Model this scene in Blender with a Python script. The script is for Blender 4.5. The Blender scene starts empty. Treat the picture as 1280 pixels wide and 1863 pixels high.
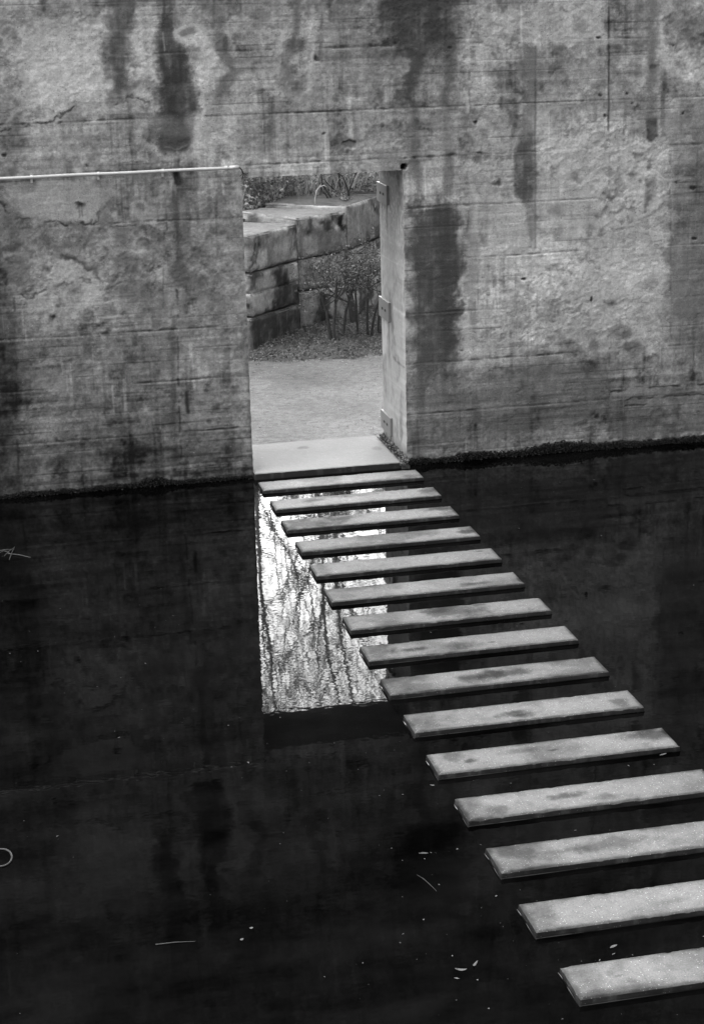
import bpy, math, random
import numpy as np
from mathutils import Vector, Matrix, Euler
random.seed(7)
SC = bpy.context.scene
COL = SC.collection
R = math.radians

# ------------------------------------------------------------------ camera, sky, sun, exposure
CAM_P = (-2.4445, -15.8056, 4.5838)
CAM_E = (R(72.80967), R(1.29372), R(-12.46667))
FPX = 3227.5                                   # focal length in pixels of a 1280 px wide frame
cam = bpy.data.cameras.new('camera'); cam_o = bpy.data.objects.new('camera', cam); COL.objects.link(cam_o)
cam.sensor_fit = 'HORIZONTAL'; cam.sensor_width = 36.0; cam.lens = FPX/1280*36
cam.clip_start = 0.1; cam.clip_end = 2000
cam_o.location = CAM_P; cam_o.rotation_euler = CAM_E
SC.camera = cam_o

SUN_EL, SUN_AZ = 66.0, -100.0                   # azimuth from +Y (behind the wall), negative = left
w = bpy.data.worlds.new("World"); SC.world = w; w.use_nodes = True
nt = w.node_tree; nt.nodes.clear()
sky = nt.nodes.new('ShaderNodeTexSky'); sky.sky_type = 'NISHITA'; sky.sun_disc = False
sky.sun_elevation = R(SUN_EL); sky.sun_rotation = R(SUN_AZ); sky.dust_density = 6.0; sky.air_density = 1.5
bw = nt.nodes.new('ShaderNodeRGBToBW')
tcw = nt.nodes.new('ShaderNodeTexCoord'); cn = nt.nodes.new('ShaderNodeTexNoise')
cn.inputs['Scale'].default_value = 3.0; cn.inputs['Detail'].default_value = 5.0
mr = nt.nodes.new('ShaderNodeMapRange'); mr.inputs[1].default_value = .3; mr.inputs[2].default_value = .7
mr.inputs[3].default_value = .85; mr.inputs[4].default_value = 1.35
mu = nt.nodes.new('ShaderNodeMath'); mu.operation = 'MULTIPLY'
bg = nt.nodes.new('ShaderNodeBackground'); bg.inputs['Strength'].default_value = 0.15
wo = nt.nodes.new('ShaderNodeOutputWorld')
L = nt.links.new
L(sky.outputs[0], bw.inputs[0]); L(tcw.outputs['Generated'], cn.inputs['Vector']); L(cn.outputs[0], mr.inputs[0])
# added bright patch of sky low behind the garden, lifts the pool reflection
dp = nt.nodes.new('ShaderNodeVectorMath'); dp.operation = 'DOT_PRODUCT'; dp.inputs[1].default_value = Vector((.14, .88, .50)).normalized()
bk = nt.nodes.new('ShaderNodeMapRange'); bk.interpolation_type = 'SMOOTHSTEP'
bk.inputs[1].default_value = .84; bk.inputs[2].default_value = 1.0; bk.inputs[3].default_value = 1.0; bk.inputs[4].default_value = 21.0
mb_ = nt.nodes.new('ShaderNodeMath'); mb_.operation = 'MULTIPLY'
L(tcw.outputs['Generated'], dp.inputs[0]); L(dp.outputs['Value'], bk.inputs[0]); L(bk.outputs[0], mb_.inputs[0]); L(bw.outputs[0], mb_.inputs[1])
L(mb_.outputs[0], mu.inputs[0]); L(mr.outputs[0], mu.inputs[1]); L(mu.outputs[0], bg.inputs['Color']); L(bg.outputs[0], wo.inputs[0])
sun = bpy.data.lights.new('sun', 'SUN'); sun.energy = 0.5; sun.angle = R(55); sun.color = (1, 1, 1)
sun_o = bpy.data.objects.new('sun', sun); COL.objects.link(sun_o)
_d = Vector((math.sin(R(SUN_AZ))*math.cos(R(SUN_EL)), math.cos(R(SUN_AZ))*math.cos(R(SUN_EL)), math.sin(R(SUN_EL))))
sun_o.rotation_euler = _d.to_track_quat('Z', 'Y').to_euler()
SC.view_settings.view_transform = 'Standard'; SC.view_settings.look = 'None'
SC.view_settings.exposure = .88; SC.view_settings.gamma = 1.0
SC.render.engine = 'CYCLES'

# ------------------------------------------------------------------ survey helpers (photo pixel <-> metres on a surface)
_RM = np.array(Euler(CAM_E, 'XYZ').to_matrix()); _C = np.array(CAM_P)
def to_px(x, y, z):
    d = np.stack([np.asarray(x)-_C[0], np.asarray(y)-_C[1], np.asarray(z)-_C[2]], -1) @ _RM
    zz = np.maximum(-d[..., 2], .1)
    return 640+FPX*d[..., 0]/zz, 931.5-FPX*d[..., 1]/zz
def _ray(px, py): return _RM @ np.array([(px-640)/FPX, -(py-931.5)/FPX, -1.])
def on_z(px, py, z=0.): d = _ray(px, py); return _C+d*(z-_C[2])/d[2]
def on_y(px, py, y=0.): d = _ray(px, py); return _C+d*(y-_C[1])/d[1]

# ------------------------------------------------------------------ numpy noise
_rs = np.random.RandomState(11); _T = _rs.rand(64, 256, 256).astype(np.float32)
def vn(x, y, s=0):
    x = np.asarray(x, np.float64)+s*17.13; y = np.asarray(y, np.float64)+s*9.71
    xi = np.floor(x).astype(np.int64); yi = np.floor(y).astype(np.int64)
    fx = x-xi; fy = y-yi; fx = fx*fx*fx*(fx*(fx*6-15)+10); fy = fy*fy*fy*(fy*(fy*6-15)+10)
    T = _T[s % 64]; a = xi & 255; b = yi & 255; a1 = (a+1) & 255; b1 = (b+1) & 255
    return (T[a, b]*(1-fx)+T[a1, b]*fx)*(1-fy)+(T[a, b1]*(1-fx)+T[a1, b1]*fx)*fy
def fbm(x, y, f, o=4, s=0, g=.5):
    """-1..1"""
    t = 0; a = 1.; n = 0.
    for k in range(o):
        c, q = math.cos(.6*k), math.sin(.6*k)
        t = t+a*(vn((x*c-y*q)*f, (x*q+y*c)*f, s+k*3+1)*2-1); n += a; a *= g; f *= 2.03
    return t/n*1.5
def fbma(x, y, fx, fy, o=3, s=0, g=.55):
    """stretched noise, axes kept"""
    t = 0; a = 1.; n = 0.
    for k in range(o):
        t = t+a*(vn(x*fx, y*fy, s+k*3+1)*2-1); n += a; a *= g; fx *= 2.03; fy *= 2.03
    return t/n*1.5
def sst(a, b, x):
    t = np.clip((x-a)/(b-a), 0, 1); return t*t*(3-2*t)
def lin(t):
    t = np.asarray(t, np.float64); return np.where(t <= .04045, t/12.92, ((np.maximum(t, .0401)+.055)/1.055)**2.4)

def sd_poly(u, v, pts):
    d = np.full(u.shape, 1e9); ins = np.zeros(u.shape, bool); n = len(pts)
    for i in range(n):
        x0, y0 = pts[i]; x1, y1 = pts[(i+1) % n]
        ex, ey = x1-x0, y1-y0; wx, wy = u-x0, v-y0
        t = np.clip((wx*ex+wy*ey)/(ex*ex+ey*ey+1e-9), 0, 1)
        d = np.minimum(d, (wx-ex*t)**2+(wy-ey*t)**2)
        c = (y0 > v) != (y1 > v)
        with np.errstate(divide='ignore', invalid='ignore'):
            xc = x0+(v-y0)*ex/(ey if ey != 0 else 1e-9)
        ins ^= c & (u < xc)
    d = np.sqrt(d); return np.where(ins, -d, d)
def sd_line(u, v, pts):
    d = np.full(u.shape, 1e9)
    for i in range(len(pts)-1):
        x0, y0 = pts[i]; x1, y1 = pts[i+1]
        ex, ey = x1-x0, y1-y0; wx, wy = u-x0, v-y0
        t = np.clip((wx*ex+wy*ey)/(ex*ex+ey*ey+1e-9), 0, 1)
        d = np.minimum(d, (wx-ex*t)**2+(wy-ey*t)**2)
    return np.sqrt(d)

class Chart:
    """tone and relief of one surface, drawn on its own vertices. u,v: survey coords; a,b: metres in the surface"""
    def __init__(s, u, v, a, b, tone):
        s.u, s.v, s.a, s.b = u, v, a, b
        s.tone = tone; s.h = np.zeros(u.shape)
        s.wx = fbm(a, b, 7, 5, 20, .62); s.wy = fbm(a, b, 7, 5, 26, .62)
        s.mod = np.clip(.92+.34*fbm(a, b, 11, 5, 31, .65)+.26*fbma(a, b, 24, 1.6, 4, 35, .6), .15, 1.1)
    def _box(s, pts, m):
        p = np.array(pts, float); lo = p.min(0)-m; hi = p.max(0)+m
        return np.nonzero((s.u > lo[0]) & (s.u < hi[0]) & (s.v > lo[1]) & (s.v < hi[1]))
    def poly(s, pts, t=None, k=1., soft=6, warp=8, amt=1., h=0., mul=None):
        i = s._box(pts, soft+warp*2+4)
        if i[0].size == 0: return None
        d = sd_poly(s.u[i]+s.wx[i]*warp, s.v[i]+s.wy[i]*warp, pts)
        m = np.minimum(sst(soft, -soft, d)*amt*s.mod[i], 1)
        if t is not None: s.tone[i] = s.tone[i]*(1-m)+t*m
        if mul is not None: s.tone[i] *= 1-m*(1-mul)
        if h: s.h[i] += h*m
        return i, m
    def line(s, pts, wd, t=None, soft=2, warp=2, amt=1., h=0., mul=None, brk=0., seed=40):
        i = s._box(pts, soft+warp*2+wd+4)
        if i[0].size == 0: return
        d = sd_line(s.u[i]+s.wx[i]*warp, s.v[i]+s.wy[i]*warp, pts)
        m = sst(wd/2+soft, max(wd/2-soft, 0), d)*amt
        if brk: m = m*sst(-brk, .25, fbm(s.a[i], s.b[i], 9, 3, seed))
        if t is not None: s.tone[i] = s.tone[i]*(1-m)+t*m
        if mul is not None: s.tone[i] *= 1-m*(1-mul)
        if h: s.h[i] += h*m
    def blob(s, cx, cy, rx, ry, **k):
        n = 14
        s.poly([(cx+rx*math.cos(2*math.pi*q/n), cy+ry*math.sin(2*math.pi*q/n)) for q in range(n)], **k)

# ------------------------------------------------------------------ object helpers
def tag(o, label=None, cat=None, group=None, kind=None):
    for k, v in (('label', label), ('category', cat), ('group', group), ('kind', kind)):
        if v: o[k] = v
    return o
def empty(name, loc, rz=0):
    o = bpy.data.objects.new(name, None); COL.objects.link(o); o.location = loc; o.rotation_euler = (0, 0, rz)
    o.empty_display_size = .1; return o
def mesh_np(name, V, F, mat, parent=None, tone=None, smooth=False, loc=None):
    """V (n,3); F list of arrays (m,k) sharing k, or list of tuples"""
    me = bpy.data.meshes.new(name); V = np.asarray(V, np.float32)
    if isinstance(F, np.ndarray): FF = [F]
    else: FF = F if (len(F) and isinstance(F[0], np.ndarray)) else None
    if FF is None:
        me.from_pydata(V.tolist(), [], [tuple(f) for f in F])
    else:
        me.vertices.add(len(V)); me.vertices.foreach_set('co', V.ravel())
        idx = np.concatenate([f.ravel() for f in FF]).astype(np.int32)
        tot = np.concatenate([np.full(len(f), f.shape[1], np.int32) for f in FF])
        st = np.concatenate([[0], np.cumsum(tot)[:-1]]).astype(np.int32)
        me.loops.add(len(idx)); me.loops.foreach_set('vertex_index', idx)
        me.polygons.add(len(tot)); me.polygons.foreach_set('loop_start', st); me.polygons.foreach_set('loop_total', tot)
        me.update(calc_edges=True)
    if tone is not None:
        at = me.attributes.new('tone', 'FLOAT', 'POINT'); at.data.foreach_set('value', np.asarray(tone, np.float32).ravel())
    me.materials.append(mat)
    if smooth: me.polygons.foreach_set('use_smooth', np.ones(len(me.polygons), bool))
    me.update()
    o = bpy.data.objects.new(name, me); COL.objects.link(o)
    if parent is not None: o.parent = parent
    if loc is not None: o.location = loc
    return o
def grid_faces(nr, nc, off=0, flip=False, mask=None):
    r, c = np.meshgrid(np.arange(nr-1), np.arange(nc-1), indexing='ij')
    a = r*nc+c; f = np.stack([a, a+1, a+nc+1, a+nc], -1).reshape(-1, 4)
    if mask is not None: f = f[mask.ravel()]
    if flip: f = f[:, ::-1]
    return f+off
class MB:
    """collects boxes, tubes and cones of one mesh"""
    def __init__(s): s.v = []; s.f = []; s.t = []
    def box(s, c, d, rot=None, bev=0., tone=.3):
        n = len(s.v); c = Vector(c); h = Vector(d)/2
        M = rot if rot is not None else Matrix.Identity(3)
        b = bev
        if b <= 0:
            for z in (-1, 1):
                for x, y in ((-1, -1), (1, -1), (1, 1), (-1, 1)): s.v.append(c+M@Vector((x*h.x, y*h.y, z*h.z)))
            s.f += [(n+3, n+2, n+1, n), (n+4, n+5, n+6, n+7)]+[(n+i, n+(i+1) % 4, n+4+(i+1) % 4, n+4+i) for i in range(4)]
            s.t += [tone]*8
        else:
            rings = [(-h.z, b), (-h.z+b, 0), (h.z-b, 0), (h.z, b)]
            for z, q in rings:
                X, Y = h.x-q, h.y-q
                for x, y in ((-X+b, -Y), (X-b, -Y), (X, -Y+b), (X, Y-b), (X-b, Y), (-X+b, Y), (-X, Y-b), (-X, -Y+b)):
                    s.v.append(c+M@Vector((x, y, z)))
            s.f.append(tuple(n+7-i for i in range(8))); s.f.append(tuple(n+24+i for i in range(8)))
            for k in range(3):
                for i in range(8): s.f.append((n+8*k+i, n+8*k+(i+1) % 8, n+8*k+8+(i+1) % 8, n+8*k+8+i))
            s.t += [tone]*32
    def tube(s, pts, r, n=8, cap=True, tone=.3):
        pts = [Vector(p) for p in pts]; rr = r if isinstance(r, (list, tuple)) else [r]*len(pts)
        base = len(s.v); up = Vector((.13, .21, .97)).normalized()
        for i, p in enumerate(pts):
            d = (pts[min(i+1, len(pts)-1)]-pts[max(i-1, 0)]).normalized()
            a = d.cross(up)
            if a.length < .2: a = d.cross(Vector((1, 0, 0)))
            a.normalize(); b = d.cross(a)
            for k in range(n):
                q = 2*math.pi*k/n; s.v.append(p+(a*math.cos(q)+b*math.sin(q))*rr[i]); s.t.append(tone)
        for i in range(len(pts)-1):
            for k in range(n):
                s.f.append((base+i*n+k, base+i*n+(k+1) % n, base+(i+1)*n+(k+1) % n, base+(i+1)*n+k))
        if cap:
            s.f.append(tuple(base+n-1-k for k in range(n))); s.f.append(tuple(base+(len(pts)-1)*n+k for k in range(n)))
    def build(s, name, mat, parent=None, smooth=False, toned=False, origin=None):
        V = np.array([tuple(p) for p in s.v], np.float32)
        if origin is not None: V = V-np.array(origin, np.float32)
        return mesh_np(name, V, s.f, mat, parent, np.array(s.t) if toned else None, smooth, origin)

# ------------------------------------------------------------------ materials
def mat_new(name):
    m = bpy.data.materials.new(name); m.use_nodes = True; t = m.node_tree
    b = t.nodes['Principled BSDF']; return m, t, b
def N(t, kind, **k):
    n = t.nodes.new(kind)
    for a, v in k.items():
        if a in n.inputs.keys() if isinstance(a, str) else False: n.inputs[a].default_value = v
        else: setattr(n, a, v)
    return n
def noise(t, vec, scale, detail=4, rough=.55, scl=None):
    n = t.nodes.new('ShaderNodeTexNoise'); n.inputs['Scale'].default_value = scale
    n.inputs['Detail'].default_value = detail; n.inputs['Roughness'].default_value = rough
    if scl:
        mp = t.nodes.new('ShaderNodeMapping'); mp.inputs['Scale'].default_value = scl
        t.links.new(vec, mp.inputs['Vector']); vec = mp.outputs[0]
    t.links.new(vec, n.inputs['Vector']); return n.outputs[0]
def math_(t, op, a, b=None, c=None, clamp=False):
    n = t.nodes.new('ShaderNodeMath'); n.operation = op; n.use_clamp = clamp
    for i, v in enumerate((a, b, c)):
        if v is None: continue
        if isinstance(v, (int, float)): n.inputs[i].default_value = v
        else: t.links.new(v, n.inputs[i])
    return n.outputs[0]
def rng(t, v, a, b, c, d):
    n = t.nodes.new('ShaderNodeMapRange'); n.inputs[1].default_value = a; n.inputs[2].default_value = b
    n.inputs[3].default_value = c; n.inputs[4].default_value = d; t.links.new(v, n.inputs[0]); return n.outputs[0]
def toned_mat(name, fine=60, amp=.35, bump=.004, bscale=90, rough=.85, speck=0., pits=.0, flat=None, stretch=None, spec=.3):
    """albedo = the surface's own tone x fine mineral grain"""
    m, t, b = mat_new(name); tc = t.nodes.new('ShaderNodeTexCoord'); vec = tc.outputs['Object']
    if flat is None:
        at = t.nodes.new('ShaderNodeAttribute'); at.attribute_name = 'tone'; base = at.outputs['Fac']
    else:
        vv = t.nodes.new('ShaderNodeValue'); vv.outputs[0].default_value = flat; base = vv.outputs[0]
    n1 = noise(t, vec, fine, 5, .65, stretch)
    col = math_(t, 'MULTIPLY', base, rng(t, n1, .25, .75, 1-amp, 1+amp))
    n3 = noise(t, vec, fine*3.1, 2, .5)
    col = math_(t, 'MULTIPLY', col, rng(t, n3, .3, .7, 1-amp*.5, 1+amp*.5))
    hh = noise(t, vec, bscale, 5, .65)
    if pits:
        vo = t.nodes.new('ShaderNodeTexVoronoi'); vo.inputs['Scale'].default_value = 38; t.links.new(vec, vo.inputs['Vector'])
        pit = math_(t, 'LESS_THAN', vo.outputs['Distance'], pits)
        sel = math_(t, 'GREATER_THAN', noise(t, vec, 3.1, 2), .52)
        pit = math_(t, 'MULTIPLY', pit, sel)
        col = math_(t, 'MULTIPLY', col, math_(t, 'SUBTRACT', 1.0, math_(t, 'MULTIPLY', pit, .55)))
        hh = math_(t, 'SUBTRACT', hh, math_(t, 'MULTIPLY', pit, 1.2))
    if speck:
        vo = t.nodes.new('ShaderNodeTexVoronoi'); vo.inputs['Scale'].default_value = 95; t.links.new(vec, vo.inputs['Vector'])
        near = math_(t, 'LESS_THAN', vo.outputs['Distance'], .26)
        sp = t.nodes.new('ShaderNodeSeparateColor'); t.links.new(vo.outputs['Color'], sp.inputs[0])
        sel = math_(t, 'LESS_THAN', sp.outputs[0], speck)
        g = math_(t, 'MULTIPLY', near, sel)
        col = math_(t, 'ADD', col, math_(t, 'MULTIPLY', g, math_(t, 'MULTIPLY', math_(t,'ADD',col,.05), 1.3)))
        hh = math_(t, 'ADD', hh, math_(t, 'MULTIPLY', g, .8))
    col = math_(t, 'MINIMUM', col, .88)
    cc = t.nodes.new('ShaderNodeCombineColor')
    for i in range(3): t.links.new(col, cc.inputs[i])
    t.links.new(cc.outputs[0], b.inputs['Base Color'])
    b.inputs['Roughness'].default_value = rough; b.inputs['Specular IOR Level'].default_value = spec
    bp = t.nodes.new('ShaderNodeBump'); bp.inputs['Distance'].default_value = bump; bp.inputs['Strength'].default_value = 1.0
    t.links.new(hh, bp.inputs['Height']); t.links.new(bp.outputs[0], b.inputs['Normal'])
    return m
def plain(name, v, rough=.6, metal=0., amp=.15, scale=30, spec=.5):
    m, t, b = mat_new(name); tc = t.nodes.new('ShaderNodeTexCoord')
    n1 = noise(t, tc.outputs['Object'], scale, 4)
    col = rng(t, n1, .25, .75, v*(1-amp), v*(1+amp)); cc = t.nodes.new('ShaderNodeCombineColor')
    for i in range(3): t.links.new(col, cc.inputs[i])
    t.links.new(cc.outputs[0], b.inputs['Base Color'])
    b.inputs['Roughness'].default_value = rough; b.inputs['Metallic'].default_value = metal; b.inputs['Specular IOR Level'].default_value = spec
    return m
def leaf_mat(name, v, rough=.5, thin=0.):
    m, t, b = mat_new(name); g = t.nodes.new('ShaderNodeNewGeometry')
    col = rng(t, g.outputs['Random Per Island'], 0, 1, v*.45, v*1.7); cc = t.nodes.new('ShaderNodeCombineColor')
    for i in range(3): t.links.new(col, cc.inputs[i])
    t.links.new(cc.outputs[0], b.inputs['Base Color']); b.inputs['Roughness'].default_value = rough
    if thin:
        tl = t.nodes.new('ShaderNodeBsdfTranslucent'); mx = t.nodes.new('ShaderNodeMixShader'); mx.inputs[0].default_value = thin
        t.links.new(cc.outputs[0], tl.inputs[0]); t.links.new(b.outputs[0], mx.inputs[1]); t.links.new(tl.outputs[0], mx.inputs[2])
        t.links.new(mx.outputs[0], t.nodes['Material Output'].inputs['Surface'])
    return m
M_WALL = toned_mat('board_marked_concrete', 60, .26, .0030, 75, .88, pits=.14, speck=.010)
M_JAMB = toned_mat('smooth_jamb_concrete', 30, .12, .0015, 60, .85, stretch=(1, 1, .3))
M_SLAB = toned_mat('slab_concrete', 110, .36, .0025, 150, .75, speck=.13, spec=.25)  # pale specks put wet glints of the sky into the colour
M_SILL = toned_mat('threshold_concrete', 70, .12, .0012, 120, .75, speck=.03)
M_STONE = toned_mat('quarried_stone', 28, .30, .006, 40, .9)
M_PATH = toned_mat('fine_gravel', 65, .34, .006, 75, .9, speck=.10, spec=.3)
M_TWIGP = plain('pale_twig', .45, .8)
M_TWIGD = plain('grey_twig', .17, .8)
M_SOIL = toned_mat('leafy_soil', 30, .5, .015, 35, .95)
M_BANK = toned_mat('far_ground_grass', 8, .4, .02, 12, .95, flat=.09)
M_PIPE = plain('galvanised_conduit', .55, .42, .0, .12, 40)
M_CLIP = plain('clip_metal', .7, .4, .3)
M_CABLE = plain('black_cable', .02, .5)
M_PLATE = plain('grey_steel_plate', .20, .5, .0, .12, 25)
M_SLOT = plain('dark_slot', .01, .8)
M_BARK = plain('dark_bark', .045, .9, 0, .4, 25)
M_BARKP = plain('pale_bark', .42, .8, 0, .3, 18)
M_BARKG = plain('grey_bark', .60, .9, 0, .4, 20)
M_LEAF = leaf_mat('evergreen_leaf', .38, .38)
M_LEAFL = leaf_mat('pale_leaf', .62, .5, .8)
M_TWIGL = leaf_mat('twig_leaf', .075, .45)
M_LITTER = leaf_mat('dry_litter', .12, .7)
M_LITTERG = leaf_mat('moss_and_litter', .17, .8)
M_MOSS = leaf_mat('waterline_moss', .012, .9)
M_FLECK = leaf_mat('floating_fleck', .045, .6)
M_DRYLEAF = plain('dry_leaf', .09, .6, 0, .2, 60)
M_TWIG = plain('bleached_twig', .045, .6, 0, .2, 60)

def water_mat():
    m, t, b = mat_new('dark_pool_water'); tc = t.nodes.new('ShaderNodeTexCoord'); vec = tc.outputs['Object']
    n = noise(t, vec, 1.1, 6, .6, (1, 1.8, 1))
    col = rng(t, n, .38, .68, .0002, .0036); cc = t.nodes.new('ShaderNodeCombineColor')
    for i in range(3): t.links.new(col, cc.inputs[i])
    t.links.new(cc.outputs[0], b.inputs['Base Color'])
    b.inputs['Roughness'].default_value = .02; b.inputs['IOR'].default_value = 1.165
    h1 = noise(t, vec, 1.0, 1.5, .5, (9, 13, 1)); h3 = noise(t, vec, 1.0, 2, .5, (2.2, 3.2, 1)); h2 = noise(t, vec, 1.0, 0, .5, (24, 30, 1))
    h = math_(t, 'ADD', math_(t, 'ADD', math_(t, 'MULTIPLY', h1, .62), math_(t, 'MULTIPLY', h3, 1.0)), math_(t, 'MULTIPLY', h2, .30))
    bp = t.nodes.new('ShaderNodeBump'); bp.inputs['Distance'].default_value = .00026; bp.inputs['Strength'].default_value = 1.
    t.links.new(h, bp.inputs['Height']); t.links.new(bp.outputs[0], b.inputs['Normal']); return m
M_WATER = water_mat()

# ------------------------------------------------------------------ setting: water, ground
XL, XR, ZT, TH = 0.0, 1.482, 2.784, 0.90       # door opening and wall thickness
WX0, WX1, WZ1 = -10., 11., 7.0

tag(mesh_np('water', [(-14, -13.6, 0), (14, -13.6, 0), (14, .95, 0), (-14, .95, 0)], [(0, 1, 2, 3)], M_WATER), kind='structure')
# one ground sheet far and wide with the pool left out, terraced behind the camera
def ground():
    xs = [-900, -200, -60, -14.3, -14, 14, 14.3, 60, 200, 900]
    ys = [-900, -200, -60, -20, -13.9, -13.6, 1.0, 3.0, 8.0, 20, 60, 200, 900]
    V = []; F = []
    for y in ys:
        for x in xs:
            inpool = (-14.1 < x < 14.1) and (-13.7 < y < 1.1)
            z = 2.95 if y < -13.7 else (0.0)
            if y > -13.7: z = .02
            if inpool and y < .9: z = -1.2
            if 2.9 < y: z = .02
            V.append((x, y, z))
    nx = len(xs)
    for j in range(len(ys)-1):
        for i in range(nx-1):
            a = j*nx+i; F.append((a, a+1, a+nx+1, a+nx))
    return V, F
gv, gf = ground()
tag(mesh_np('ground', gv, gf, M_BANK), kind='structure')

# fine gravel path right behind the doorway
def sheet(x0, x1, y0, y1, nx, ny, fz, ft):
    X, Y = np.meshgrid(np.linspace(x0, x1, nx), np.linspace(y0, y1, ny))
    Z = fz(X, Y); return np.stack([X, Y, Z], -1).reshape(-1, 3), grid_faces(ny, nx), ft(X, Y).ravel()
def edge_y(X): return 4.95-.22*(X-.8)/1.5+.16*fbm(X, X*0, 1.7, 3, 5)
def pz(X, Y): return .045+.004*fbm(X, Y, 2.2, 3, 3)+.0045*fbm(X, Y, 28, 3, 9)
def pt(X, Y):
    t = .63+.07*fbm(X, Y, 1.3, 4, 2)+.07*fbm(X, Y, 22, 3, 31)-.05*sst(2.6, 4.6, Y)+.03*sst(2.6, 1.2, Y)
    m = sst(-.25, .3, Y-edge_y(X)+.18*fbm(X, Y, 6, 3, 8)); return lin(t*(1-m)+.34*m)*.39
V, F, T = sheet(-6, 9, .92, 5.6, 620, 300, pz, pt)
tag(mesh_np('path', V, F, M_PATH, tone=T, smooth=True), kind='structure')
# planting bed with leaf soil under the shrubs, rising gently to the blocks
def bz(X, Y): return np.where(Y < edge_y(X)-.1, .0, .05+.10*sst(0, 1.3, Y-edge_y(X))+.03*fbm(X, Y, 3, 4, 4)+.012*fbm(X, Y, 22, 3, 6))
V, F, T = sheet(-6, 9, 4.5, 9.6, 400, 180, bz, lambda X, Y: lin(.27+.05*fbm(X, Y, 5, 3, 12)))
tag(mesh_np('planting_bed', V, F, M_SOIL, tone=T, smooth=True), kind='structure')

# ------------------------------------------------------------------ the concrete wall
TR = np.array([  # coarse tone; darker foot is moisture and missing bounce light painted in
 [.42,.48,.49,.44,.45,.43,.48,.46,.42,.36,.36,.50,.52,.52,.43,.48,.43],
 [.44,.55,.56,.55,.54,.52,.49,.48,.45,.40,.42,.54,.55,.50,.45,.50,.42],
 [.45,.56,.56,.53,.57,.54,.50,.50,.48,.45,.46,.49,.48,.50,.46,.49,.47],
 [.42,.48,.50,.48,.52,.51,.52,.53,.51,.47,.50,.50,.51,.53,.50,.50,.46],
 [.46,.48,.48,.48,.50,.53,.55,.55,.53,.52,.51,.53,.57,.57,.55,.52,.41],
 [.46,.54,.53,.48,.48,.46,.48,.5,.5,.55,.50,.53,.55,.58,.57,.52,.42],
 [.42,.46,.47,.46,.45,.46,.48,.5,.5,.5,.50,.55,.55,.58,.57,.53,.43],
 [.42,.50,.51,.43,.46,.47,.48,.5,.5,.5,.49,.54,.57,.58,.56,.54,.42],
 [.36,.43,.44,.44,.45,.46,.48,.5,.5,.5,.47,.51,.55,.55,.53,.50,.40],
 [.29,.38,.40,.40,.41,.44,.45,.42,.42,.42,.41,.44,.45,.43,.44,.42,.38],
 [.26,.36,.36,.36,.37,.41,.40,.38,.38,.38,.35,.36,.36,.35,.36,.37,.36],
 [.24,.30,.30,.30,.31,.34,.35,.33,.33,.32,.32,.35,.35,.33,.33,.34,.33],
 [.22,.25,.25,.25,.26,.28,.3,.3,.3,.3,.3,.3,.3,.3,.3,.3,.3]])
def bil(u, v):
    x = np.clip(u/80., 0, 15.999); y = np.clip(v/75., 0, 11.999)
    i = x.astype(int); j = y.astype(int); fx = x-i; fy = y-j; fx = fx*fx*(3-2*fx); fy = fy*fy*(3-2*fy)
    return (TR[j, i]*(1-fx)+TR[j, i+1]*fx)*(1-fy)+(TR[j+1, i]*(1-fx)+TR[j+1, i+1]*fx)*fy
KA = 1.32
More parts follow.
